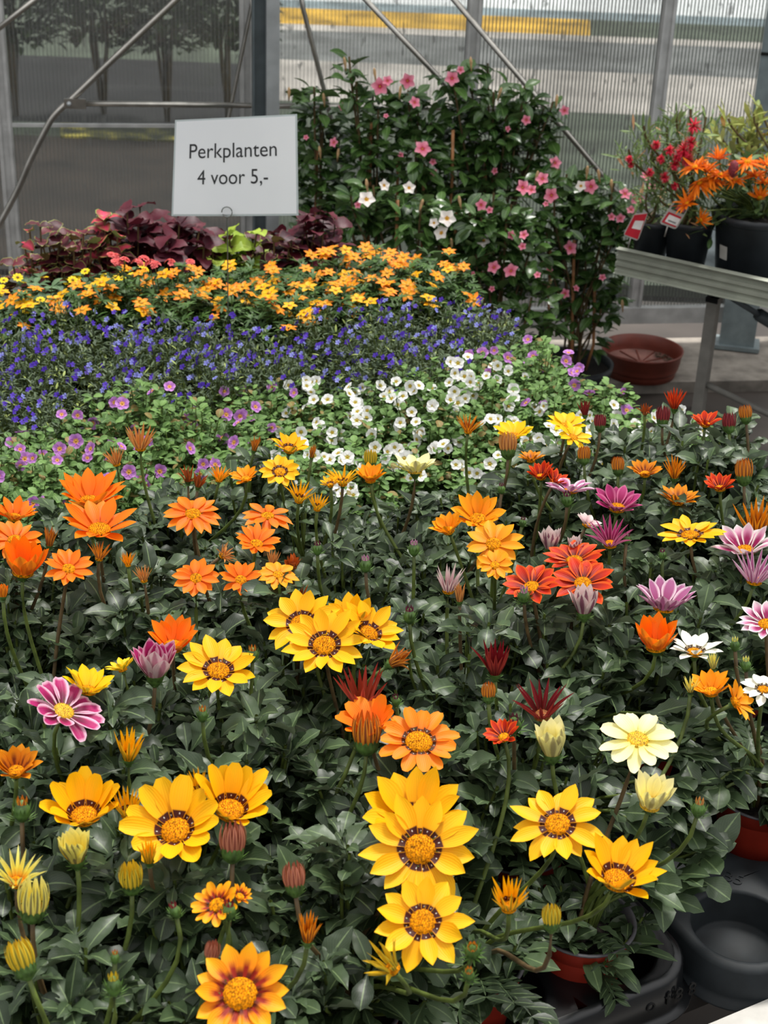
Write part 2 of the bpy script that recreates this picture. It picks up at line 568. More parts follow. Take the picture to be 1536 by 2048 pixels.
def bez(p0, p1, p2, p3, n):
    r_ = []
    for i in range(n + 1):
        t = i / n
        r_.append(p0 * (1 - t) ** 3 + p1 * (3 * t * (1 - t) ** 2) + p2 * (3 * t * t * (1 - t)) + p3 * t ** 3)
    return r_


# ------------------------------------------------------------------ the greenhouse
conc = plain('floor_concrete', (74, 66, 60), .75, var=.25, scale=3, bump=.2)
kerbm = plain('kerb_concrete', (150, 142, 132), .85, var=.25, scale=14, bump=.4)
galv = plain('galvanised_steel', (176, 180, 182), .45, .3, var=.12, scale=16)
galv_d = plain('galvanised_dark', (104, 114, 118), .5, .3, var=.15, scale=16)  # darker copy of the steel; on the post it paints the recess shade
pipe_m = plain('steel_pipe', (188, 184, 176), .28, .9, var=.12, scale=25)
alu = plain('aluminium_profile', (196, 196, 194), .45, .25, var=.12, scale=20)
blackp = plain('black_plastic', (16, 17, 19), .28, var=.2, scale=20)
greyp = plain('dark_grey_plastic', (28, 33, 36), .62, var=.25, scale=25, bump=.1, spec=.3)
potred = plain('terracotta_plastic', (150, 44, 28), .42, var=.12, scale=30)
potrim = plain('grey_pot_lining', (92, 90, 94), .45, var=.12, scale=30)
potblk = plain('black_pot_plastic', (34, 38, 42), .45, var=.15, scale=25)
soilm = plain('potting_soil', (30, 22, 16), .95, var=.45, scale=260, bump=1)
cane_m = plain('bamboo_cane', (176, 122, 76), .6, var=.2, scale=40)
whitem = plain('white_paint', (184, 181, 174), .5, var=.06, scale=60)

WB = Vector((.825, 4.42, 0))
WDIR = Vector((math.cos(R(9)), math.sin(R(9)), 0))
WN = Vector((math.sin(R(9)), -math.cos(R(9)), 0))       # towards the camera


def onwall(x, y, off=0.0):
    d = ray(x, y)
    t = (WB + WN * off - CAM).dot(WN) / d.dot(WN)
    return CAM + d * t


def wx(x, y=150): return (onwall(x, y) - WB).dot(WDIR)


UPZ = Vector((0, 0, 1))
wall_ax = (WDIR, WN, UPZ)


def sheet_mat():
    t = NT('twinwall_polycarbonate')
    tc = t.n('ShaderNodeTexCoord')
    sp = t.n('ShaderNodeSeparateXYZ')
    t.set(sp.inputs[0], tc.outputs['Object'])
    x = sp.outputs[0]
    flute = t.math('SINE', t.math('MULTIPLY', x, 2 * PI / .0105))
    fl = t.ramp(flute, [(0, 0), (.75, .12), (1, .75)])  # stripes put the brightness refracted by the flutes into the sheet
    n1 = t.noise(2.2, tc.outputs['Object'], 6)
    n2 = t.noise(45, tc.outputs['Object'], 5, stretch=(1, 1, .55))
    dirt = t.math('MULTIPLY', t.ramp(n1, [(.40, 0), (.75, .30)]), 1.0)
    specks = t.ramp(n2, [(.57, 0), (.70, .5)])
    f = t.math('MAXIMUM', t.math('ADD', t.math('MULTIPLY', fl, .42), t.math('ADD', dirt, .10)), specks, True)
    tr = t.n('ShaderNodeBsdfTransparent')
    tr.inputs[0].default_value = (.88, .90, .90, 1)
    gl = t.n('ShaderNodeBsdfGlossy')
    gl.inputs['Roughness'].default_value = .12
    gl.inputs['Color'].default_value = (.8, .82, .82, 1)
    df = t.n('ShaderNodeBsdfDiffuse')
    df.inputs['Color'].default_value = (.34, .34, .33, 1)
    tl = t.n('ShaderNodeBsdfTranslucent')
    tl.inputs['Color'].default_value = (.22, .22, .21, 1)
    m1 = t.n('ShaderNodeMixShader')
    m1.inputs[0].default_value = .5
    t.t.links.new(df.outputs[0], m1.inputs[1]); t.t.links.new(tl.outputs[0], m1.inputs[2])
    m2 = t.n('ShaderNodeMixShader')
    t.set(m2.inputs[0], f)
    t.t.links.new(tr.outputs[0], m2.inputs[1]); t.t.links.new(m1.outputs[0], m2.inputs[2])
    fr = t.n('ShaderNodeFresnel')
    fr.inputs[0].default_value = 1.45
    m3 = t.n('ShaderNodeMixShader')
    t.set(m3.inputs[0], t.math('MULTIPLY', fr.outputs[0], .8))
    t.t.links.new(m2.outputs[0], m3.inputs[1]); t.t.links.new(gl.outputs[0], m3.inputs[2])
    t.t.links.new(m3.outputs[0], t.out.inputs[0])
    return t.m


sheet = sheet_mat()


def struct(name, mb, m, smooth=False):
    o = mb.obj(name, m, None, smooth)
    o['kind'] = 'structure'
    return o


# floor and kerb
mb = MB(); mb.box((0, 1.2, -.05), (7, 7.4, .1)); struct('floor', mb, conc)
mb = MB(); mb.box(WB + WN * .16 + Vector((0, 0, .005)), (7, .36, .06), wall_ax); struct('trim_1', mb, kerbm)
# steel strip on the floor along the kerb
mb = MB(); mb.box(atz(1470, 716, .012) + Vector((0, 0, 0)), (.9, .02, .024), wall_ax); struct('trim_2', mb, alu)

# panels and mullions
SEAM = onwall(250, 250).z
edges = [wx(-420), wx(2), wx(494), wx(941), wx(1322), wx(1720)]
for i in range(len(edges) - 1):
    x0, x1 = edges[i] + .012, edges[i + 1] - .012
    mb = MB()
    L = x1 - x0
    for z0, z1 in (((.13, SEAM - .005), (SEAM + .005, 2.3)) if i == 1 or i == 0 else ((.13, 2.3),)):
        mb.box(Vector(((x0 + x1) / 2, .004, (z0 + z1) / 2)), (L, .0012, z1 - z0))
        k = 0
        while x0 + k * .0105 < x1:     # the webs inside the twin-wall sheet
            mb.box(Vector((x0 + k * .0105, -.001, (z0 + z1) / 2)), (.0007, .008, z1 - z0))
            k += 1
    o = struct('window_%d' % (i + 1), mb, sheet)
    o.location = WB
    o.rotation_euler = (0, 0, R(9))
k = 3
for i, e in enumerate(edges):
    mb = MB()
    b = WB + WDIR * e
    for dx, wd, dp in ((0, .040, .020), (-.013, .008, .034), (.013, .008, .034)):
        mb.box(b + WDIR * dx + UPZ * 1.2, (wd, dp, 2.2), wall_ax)
    struct('trim_%d' % k, mb, alu); k += 1
mb = MB(); mb.box(WB + WDIR * ((edges[0] + edges[2]) / 2) + UPZ * SEAM + WN * .006, (edges[2] - edges[0], .010, .009), wall_ax); struct('trim_%d' % k, mb, alu); k += 1
mb = MB(); mb.box(WB + UPZ * .125 + WDIR * .1 + WN * .01, (7, .03, .05), wall_ax); struct('trim_%d' % k, mb, alu)

# posts
pc = onwall(532, 150, .16)
mb = MB()
a45 = R(9 + 2)
ax_p = (Vector((math.cos(a45), math.sin(a45), 0)), Vector((-math.sin(a45), math.cos(a45), 0)), UPZ)
fl_l = onwall(505, 150, .16); fl_r = onwall(557, 150, .16)
wpost = (fl_r - fl_l).length
mb.box(Vector((pc.x, pc.y, 1.2)) + ax_p[0] * (wpost * .25), (wpost * .5, .03, 2.4), ax_p, 0)
mb.box(Vector((pc.x, pc.y, 1.2)) + ax_p[1] * .03 - ax_p[0] * (wpost * .02), (wpost * .96, .004, 2.4), ax_p, 1)  # recessed web, its shade put into the darker colour
mb.box(Vector((pc.x, pc.y, 1.2)) + ax_p[1] * .012 - ax_p[0] * (wpost * .48), (.004, .036, 2.4), ax_p, 1)
o = mb.obj('support_post', [galv, galv_d], None, False)
tag(o, 'grey steel post with a shaded web and a light flange, behind the price sign', 'post')

foot = atz(1478, 702, .04)
mb = MB()
a20 = R(-12)
ax_q = (Vector((math.cos(a20), math.sin(a20), 0)), Vector((-math.sin(a20), math.cos(a20), 0)), UPZ)
fb = Vector((foot.x, foot.y + .05, 0))
mb.box(fb + UPZ * 1.20, (.105, .07, 2.3), ax_q, 0)
mb.box(fb + UPZ * .045, (.14, .10, .012), ax_q, 0)
mb.box(fb + UPZ * .92 - ax_q[1] * .037, (.107, .006, .008), ax_q, 1)
o = mb.obj('support_post', [plain('painted_column', (128, 140, 142), .5, .2, var=.1), blackp], None, False)
tag(o, 'broad grey box column standing on the kerb behind the plant bench', 'post')


def pipe(name, pts, r_, label, off=.10, closed_end=False):
    P = [onwall(x, y, off) for x, y in pts]
    mb = MB()
    mb.tube(P, r_, 12)
    o = mb.obj(name, pipe_m)
    tag(o, label, 'pipe')
    return o, P


def smooth_path(pts, n=6):
    out = []
    for i in range(len(pts) - 1):
        p0 = pts[max(i - 1, 0)]; p1 = pts[i]; p2 = pts[i + 1]; p3 = pts[min(i + 2, len(pts) - 1)]
        for j in range(n):
            t = j / n
            out.append(tuple(.5 * (2 * p1[q] + (p2[q] - p0[q]) * t + (2 * p0[q] - 5 * p1[q] + 4 * p2[q] - p3[q]) * t * t + (3 * p1[q] - p0[q] - 3 * p2[q] + p3[q]) * t ** 3) for q in (0, 1)))
    out.append(pts[-1])
    return out


pipe('brace_pipe', [(-60, 102), (140, -56)], .0075, 'short slanting steel pipe crossing the top left corner of the wall')
pipe('brace_pipe', smooth_path([(-40, 520), (30, 390), (60, 322), (92, 258), (108, 232), (132, 208), (150, 192), (250, 96), (420, -64)]), .0085, 'long steel brace pipe bent in an elbow left of the price sign')
o, P = pipe('brace_pipe', [(150, 207), (503, 211)], .0075, 'horizontal steel pipe bolted to the bent brace at its left end')
mb = MB()
a, b = onwall(128, 207, .115), onwall(172, 208, .112)
d = (b - a).normalized()
mb.box((a + b) / 2, ((b - a).length, .006, .026), (d, WN, d.cross(WN)))
mb.obj('flattened_end', pipe_m, o, False)
mb = MB(); q = onwall(138, 208, .122)
mb.lathe([(.0001, .006), (.005, .005), (.006, .0), (.006, -.004)], q, 10, 0, (WDIR, UPZ, WN))
mb.obj('bolt', galv, o)
pipe('brace_pipe', [(556, 212), (1010, 217)], .0075, 'horizontal steel pipe running behind the mandevillas right of the post', off=.10)
pipe('brace_pipe', [(503, -20), (502, 16), (458, 232), (418, 420)], .0055, 'thin slanting steel pipe just left of the grey post', off=.07)
pipe('brace_pipe', [(596, -40), (606, 16), (648, 180), (690, 352), (706, 430)], .0065, 'slanting steel pipe just right of the grey post running down behind the leaves', off=.06)
pipe('brace_pipe', [(700, -34), (890, 168), (1050, 440)], .0075, 'steel pipe slanting down to the right into the middle of the mandevillas', off=.08)
pipe('brace_pipe', [(880, -34), (1215, 362), (1400, 580)], .0080, 'longest slanting steel pipe crossing the wall right of the mandevillas', off=.07)


# outside the wall
def zone(name, quad, m, z=0.0, th=.04):
    P = [atz(x, y, z) for x, y in quad]
    mb = MB()
    n = len(P)
    for p in P: mb.v.append(p)
    for p in P: mb.v.append(p - UPZ * th)
    mb.face(tuple(range(n)))
    for i in range(n): mb.face((i, i + n, (i + 1) % n + n, (i + 1) % n))
    return struct(name, mb, m)


out_dark = plain('outside_dark_ground', (34, 32, 33), .9, var=.35, scale=3)  # plain near-black ground colour
out_brown = plain('outside_bark', (52, 42, 34), .9, var=.35, scale=4)
out_grey = plain('outside_paving', (128, 128, 126), .9, var=.25, scale=3)
out_lgrey = plain('outside_light_paving', (196, 187, 178), .9, var=.2, scale=2)
out_green = plain('outside_grass', (92, 100, 84), .9, var=.25, scale=3)
out_yel = plain('outside_yellow_flowers', (226, 176, 60), .9, var=.3, scale=3)
out_blue = plain('outside_blue_grey_path', (150, 164, 168), .9, var=.2, scale=3)
out_white = plain('outside_white_gravel', (246, 248, 246), .9, var=.08, scale=3)
_t = NT('outside_yellowing_grass')
out_mix = _t.bsdf(_t.ramp(_t.noise(7, None, 2), [(.42, lin((60, 64, 48))), (.56, lin((120, 116, 62))), (.70, lin((206, 190, 92)))]), .9)
XL, XM, XR = -1500, 545, 3000
mb = MB(); mb.box((0, 24, -.12), (60, 38.6, .1)); struct('ground', mb, out_dark)
gz = lambda xa, ya0, ya1, xb, yb0, yb1: [(xa, ya0), (xb, yb0), (xb, yb1), (xa, yb1 if False else ya1)]


def band(name, xa, xb, ya, yb, m, slope=.04, z=0.0):
    return zone(name, [(xa, yb + slope * (xa - XM)), (xb, yb + slope * (xb - XM)), (xb, ya + slope * (xb - XM)), (xa, ya + slope * (xa - XM))], m, z)


band('trim_20', XM, XR, 200, 540, out_green)
band('trim_21', XM, XR, 118, 200, out_lgrey)
band('trim_22', XM, XR, 58, 118, out_grey)
band('trim_23', XM, XR, 46, 58, out_lgrey)
band('trim_24', XM, 1180, 14, 46, out_yel)
band('trim_25', 1180, XR, 14, 46, out_green)
band('trim_26', XM, XR, -2, 14, out_blue)
band('trim_27', XM, XR, -60, -2, out_white)
band('trim_28', XL, XM, 290, 560, out_brown)
band('trim_29', XL, XM, 262, 290, out_green)
band('trim_30', 120, 500, 262, 288, out_mix, z=.01)
band('trim_31', XL, XM, 130, 262, out_dark)
band('trim_32', XL, XM, -80, 130, out_green)

# hedge bushes outside on the left
hedge_m = leaf_mat('hedge_leaf', (26, 40, 22), (82, 100, 60), (80, 100, 60), None, .6, .3)
rng = random.Random(5)
for i, (px, py, rr, lab) in enumerate([(20, 60, .62, 'dark green bush outside behind the top left corner of the wall'),
                                       (200, 70, .6, 'dark green bush outside behind the bent brace pipe'),
                                       (330, 50, .55, 'dark green bush outside between bent brace pipe and grey post'),
                                       (455, 60, .5, 'dark green bush outside just left of the grey post')]):
    c = aty(px, py, 7.3 + .12 * (i % 2)); rr = .19
    b = thing('garden_bush', (c.x, c.y, 0), lab, 'bush')
    mb = MB()
    for k in range(1100):
        a, z = rng.uniform(0, 2 * PI), rng.random()
        q = 1.25 * rr * math.sqrt(max(.05, 1 - (z * 1.1 - .3) ** 2)) * rng.uniform(.3, 1)
        leaf(mb, (q * math.cos(a), q * math.sin(a) * .6, .34 + z * rr * 3.4), a + rng.uniform(-.6, .6), rng.uniform(-.4, .9), rng.uniform(.05, .09), rng.uniform(.025, .045), OVAL[::2], rng.uniform(-.9, 0), idn=k)
    mb.obj('foliage', hedge_m, b)
    mb = MB()
    for k in range(4): mb.tube([(0, 0, 0), (rng.uniform(-.04, .04), rng.uniform(-.04, .04), .35), (rng.uniform(-.1, .1), rng.uniform(-.08, .08), .8)], [.014, .010, .004], 6)
    mb.obj('stem', MT['stem_brown'], b)

# ------------------------------------------------------------------ the table
TA = R(29)
E1 = Vector((math.cos(TA), math.sin(TA), 0))
E2 = Vector((-math.sin(TA), math.cos(TA), 0))
T0 = Vector((.344, 1.134, 0))
TZ = .495
tab_ax = (E1, E2, UPZ)


def tp(a, b, z=0.0): return T0 + E1 * a + E2 * b + UPZ * z


def ta(p):
    d = Vector((p[0], p[1], 0)) - T0
    return d.dot(E1), d.dot(E2)


AMAX, BMAX = .74, 2.22
AMIN = -1.9
tbl = thing('display_table', tp(-.5, 1.1), 'long white-framed greenhouse table covered in trays of bedding plants', 'table')
tbl_inv = Matrix.Translation(-Vector(tbl.location))
O_ = Vector(tbl.location)
mb = MB(); mb.box(tp((AMIN + AMAX) / 2, BMAX / 2 + .02, TZ - .012) - O_, (AMAX - AMIN - .06, BMAX - .04, .024), tab_ax)
mb.obj('table_top', plain('table_black_liner', (14, 14, 15), .6, var=.2), tbl, False)
for a, b, wa, wb in (((AMIN + AMAX) / 2, -.024, AMAX - AMIN, .034), ((AMIN + AMAX) / 2, BMAX + .03, AMAX - AMIN, .03), (AMAX, BMAX / 2, .03, BMAX + .04), (AMIN, BMAX / 2, .03, BMAX + .04)):
    mb = MB(); mb.box(tp(a, b, TZ - .015) - O_, (wa, wb, .05), tab_ax)
    mb.obj('edge_rail', whitem, tbl, False)
mb = MB(); mb.box(tp((AMIN + AMAX) / 2, -.0425, TZ - .022) - O_, (AMAX - AMIN, .003, .012), tab_ax)
mb.obj('edge_trim', plain('grey_trim', (120, 122, 122), .5), tbl, False)
for a, b in ((AMAX - .05, .05), (AMAX - .05, BMAX - .1), (AMIN + .05, .05), (AMIN + .05, BMAX - .1), (-.6, BMAX - .1)):
    mb = MB(); mb.box(tp(a, b, (TZ - .04) / 2) - O_, (.035, .035, TZ - .04), tab_ax)
    mb.obj('leg', galv, tbl, False)


def rrect(a0, a1, b0, b1, r_, n=8):
    pts = []
    for cx, cy, s0 in ((a1 - r_, b1 - r_, 0), (a0 + r_, b1 - r_, 1), (a0 + r_, b0 + r_, 2), (a1 - r_, b0 + r_, 3)):
        for i in range(n + 1):
            an = PI / 2 * (s0 + i / n)
            pts.append((cx + r_ * math.cos(an), cy + r_ * math.sin(an)))
    return pts


def shell_tray(name, a0, a1, b0, b1, top, wells, wr, mat, label, group=None, corner=.045, floor_z=.004, cell=None):
    """thermoformed carrier tray: raised deck with round wells, rounded skirt and foot flange"""
    ca, cb = (a0 + a1) / 2, (b0 + b1) / 2
    base = tp(ca, cb, TZ)
    t = thing(name, base, label, 'tray', group)
    loc = lambda a, b, z: tp(a, b, TZ + z) - base
    # deck via grid of cells
    mb = MB()
    na = max(1, round((a1 - a0) / cell)); nb = max(1, round((b1 - b0) / cell))
    da, db = (a1 - a0 - .02) / na, (b1 - b0 - .02) / nb
    N = 32
    H = top
    for i in range(na):
        for j in range(nb):
            x0, y0 = a0 + .01 + i * da, b0 + .01 + j * db
            cx, cy = x0 + da / 2, y0 + db / 2
            hole = wells is None or (i, j) in wells
            cor = (i in (0, na - 1)) and (j in (0, nb - 1))
            ring = []
            for k in range(N):
                an = 2 * PI * k / N + PI / 4
                dx, dy = math.cos(an), math.sin(an)
                s = min(da / 2 / max(abs(dx), 1e-6), db / 2 / max(abs(dy), 1e-6))
                px, py = cx + dx * s, cy + dy * s
                # round the outer corners of the tray
                r_ = corner
                for sxx, syy in ((1, 1), (-1, 1), (1, -1), (-1, -1)):
                    ox = (a1 - .01 - r_) if sxx > 0 else (a0 + .01 + r_)
                    oy = (b1 - .01 - r_) if syy > 0 else (b0 + .01 + r_)
                    if (px - ox) * sxx > 0 and (py - oy) * syy > 0:
                        q = math.hypot(px - ox, py - oy)
                        if q > r_: px, py = ox + (px - ox) / q * r_, oy + (py - oy) / q * r_
                ring.append((px, py))
            if hole:
                rows = [[loc(p[0], p[1], H) for p in ring]]
                for rr, z in ((wr + .004, H), (wr + .001, H - .0015), (wr, H - .004), (wr * .93, floor_z + .003), (wr * .9, floor_z)):
                    rows.append([loc(cx + rr * math.cos(2 * PI * k / N + PI / 4), cy + rr * math.sin(2 * PI * k / N + PI / 4), z) for k in range(N)])
                st = mb.grid(rows, None, 0, True)
                e = st + 5 * N
                mb.face(tuple(e + k for k in range(N)))
            else:
                n0 = len(mb.v)
                for p in ring: mb.v.append(loc(p[0], p[1], H))
                mb.face(tuple(n0 + k for k in range(N)))
    mb.obj('deck', mat, t)
    mb = MB()
    rows = []
    for ins, z, rr in ((.010, H, corner), (.0045, H - .001, corner + .004), (.001, H - .005, corner + .006), (-.002, .010, corner + .008), (-.004, .004, corner + .008), (-.010, .003, corner + .012), (-.010, .0005, corner + .012)):
        rows.append([loc(a, b, z) for a, b in rrect(a0 + ins, a1 - ins, b0 + ins, b1 - ins, rr)])
    mb.grid(rows[::-1], None, 0, True)
    mb.obj('skirt', mat, t)
    return t


# grid of cells on the table
PC = .135
GA0, GB0 = -.078, .107
RIM = .585
# T1: glossy black tray at the near edge; T2: empty dark grey tray beside it
t1 = shell_tray('carrier_tray', GA0 - PC * 3.5, GA0 + PC * .5 + .035, GB0 - PC * .5 - .012, GB0 + PC * 1.5 - .006, .048, None, .0545, blackp,
                'glossy black carrier tray at the near right, rounded corner at the table edge', corner=.05, cell=.14)
W2 = ta(atz(1470, 1850, .54))
c2 = .125
t2 = shell_tray('carrier_tray', W2[0] - c2 / 2, W2[0] + c2 * 2.5, W2[1] - c2 / 2 - .01, W2[1] + c2 * 2.45, .045,
                {(0, 0), (1, 0), (2, 0), (1, 1), (2, 1), (1, 2), (2, 2)}, .0535, greyp,
                'matt dark grey carrier tray with an empty round pot well, lower right', corner=.058, cell=.126)


def raised_text(txt, parent, loc, rot, size, mat, name='embossed_mark', depth=.0006):
    cu = bpy.data.curves.new(name, 'FONT')
    cu.body = txt
    cu.size = size
    cu.extrude = depth
    cu.align_x = 'CENTER'
    o = bpy.data.objects.new(name, cu)
    COL.objects.link(o)
    dg = bpy.context.evaluated_depsgraph_get()
    me = bpy.data.meshes.new_from_object(o.evaluated_get(dg))
    bpy.data.objects.remove(o)
    me.materials.clear()
    me.materials.append(mat)
    o = mesh_obj(name, me, parent)
    o.location = loc
    o.rotation_euler = rot
    return o


p1 = tp(-.02, GB0 - PC * .5 - .0135, TZ + .020) - Vector(t1.location)
raised_text('o  f 8 8', t1, p1, (R(86), 0, TA), .022, blackp, depth=.0009)
p2 = atz(1462, 1764, .541) - Vector(t2.location)
raised_text('B5', t2, (p2.x, p2.y, .0455), (0, 0, R(-25)), .024, greyp)

# flat carrier trays further back
flat_k = 0
for (i0, i1, j0, j1) in [(-7, -3.5, 0, 2), (-6, -2, 2, 4), (-2, 2, 2, 4), (2, 5, 2.9, 5), (-6, -2, 4, 6), (-2, 2, 4, 6), (2, 6, 5, 7), (-6, -2, 6, 8), (-2, 2, 6, 8)]:
    a0, a1 = GA0 + (i0 - .5) * PC + .012, GA0 + (i1 - .5) * PC - .012
    b0, b1 = GB0 + (j0 - .5) * PC + .012, GB0 + (j1 - .5) * PC - .012
    if i0 == -7: a1 = GA0 - 3.5 * PC - .022; b0 = GB0 - .5 * PC
    base = tp((a0 + a1) / 2, (b0 + b1) / 2, TZ)
    mb = MB()
    rows = []
    for ins, z, rr in ((0, .001, .03), (0, .026, .03), (-.006, .028, .036), (-.006, .026, .036), (.002, .024, .028), (.003, .004, .027)):
        rows.append([tp(a, b, TZ + z) - base for a, b in rrect(a0 + ins, a1 - ins, b0 + ins, b1 - ins, rr)])
    st = mb.grid(rows, None, 0, True)
    n = len(rows[0])
    mb.face(tuple(st + 5 * n + k for k in range(n)))
    mb.face(tuple(st + k for k in range(n))[::-1])
    o = mb.obj('carrier_tray', blackp)
    o.location = base
    tag(o, 'flat black carrier tray under the potted gazanias, mostly hidden by leaves', 'tray', 'flat black trays under the gazanias')


# ------------------------------------------------------------------ pots
def make_pot_mesh(r_, h, mats, name):
    mb = MB()
    rb = r_ * .74
    mb.lathe([(.001, .0005), (rb, .0005), (rb + .001, .003), (r_ * .93, h * .76), (r_ * .935, h * .78), (r_ * .965, h * .79), (r_, h * .985)], (0, 0, 0), 40, 0)
    mb.lathe([(r_, h * .985), (r_ + .0022, h), (r_ + .0015, h + .0018), (r_ - .002, h + .001), (r_ * .955, h * .9), (r_ * .945, h * .82)], (0, 0, 0), 40, 1)
    return mb.mesh(name, mats)


def make_soil_mesh(r_, z, name):
    mb = MB()
    rg = random.Random(1)
    rows = []
    for i in range(6):
        q = r_ * (1 - i / 5.2)
        rows.append([Vector((q * math.cos(2 * PI * k / 20), q * math.sin(2 * PI * k / 20), z + rg.uniform(-.0015, .0025))) for k in range(20)])
    st = mb.grid(rows, None, 0, True)
    mb.face(tuple(st + 100 + k for k in range(20)))
    return mb.mesh(name, [soilm])


POT_RED = make_pot_mesh(.0525, RIM - TZ - .006, [potred, potrim], 'red_pot')
SOIL_G = make_soil_mesh(.048, RIM - TZ - .022, 'soil')
POT_BLK = make_pot_mesh(.045, .085, [potblk, potblk], 'black_pot')
SOIL_B = make_soil_mesh(.041, .072, 'soil')


# ------------------------------------------------------------------ gazania leaves
def gaz_foliage(seed, n1=56, n2=46, hmax=.205, spread=1.0):
    rg = random.Random(seed)
    mb = MB()
    k = 0
    z0 = RIM - TZ - .02
    for i in range(n1):      # rosette
        az = rg.uniform(0, 2 * PI)
        q = rg.uniform(0, .022)
        el = R(rg.uniform(28, 84))
        L = rg.uniform(.060, .122)
        P = (q * math.cos(az), q * math.sin(az), z0 + rg.uniform(0, .01))
        k += 1
        if rg.random() < .30:
            # pinnate leaf: narrow blade with paired lobes
            pts = []
            leaf(mb, P, az, el, L, .011, LANC, R(-70), idn=k)
            h = Vector((math.cos(az), math.sin(az), 0))
            p = Vector(P)
            for s in range(9):
                e = el - R(70) * s / 9
                p = p + (h * math.cos(e) + UPZ * math.sin(e)) * (L / 9)
                if s >= 3:
                    for sd in (-1, 1):
                        leaf(mb, p, az + sd * R(55), e + .15, rg.uniform(.018, .028), .010, OVAL[::2], R(-20), idn=k)
        else:
            leaf(mb, P, az, el, L, rg.uniform(.017, .029), SPAT, R(rg.uniform(-95, -25)), rg.uniform(.15, .5), rg.gauss(0, .35), k, wav=.18)
    for i in range(n2):      # side shoots carrying small clusters of leaves
        az0 = rg.uniform(0, 2 * PI)
        q = .088 * math.sqrt(rg.random()) * spread
        z = z0 + hmax * rg.uniform(.45, .98) * (1.0 - .35 * q / .088)
        b = Vector((q * math.cos(az0), q * math.sin(az0), z))
        s0 = Vector((b.x * .25, b.y * .25, z0))
        mb.tube(bez(s0, s0 + UPZ * .03, b - UPZ * .04, b, 5), .0016, 5, 1, False)
        m = rg.randint(6, 10)
        for j in range(m):
            az = az0 + j * 2.4 + rg.uniform(-.3, .3)
            el = R(rg.uniform(0, 65))
            L = rg.uniform(.020, .044)
            k += 1
            leaf(mb, b - UPZ * rg.uniform(0, .02), az, el, L, L * rg.uniform(.36, .54), SPAT if rg.random() < .6 else OVAL, R(rg.uniform(-70, -10)), rg.uniform(.15, .6), rg.gauss(0, .4), k, wav=.2)
    return mb.mesh('gazania_leaves', [MT['leaf_gaz'], MT['stem']])


GAZ = [gaz_foliage(100 + i) for i in range(9)]
GAZ_LOW = [gaz_foliage(200 + i, 34, 16, .12, .8) for i in range(3)]

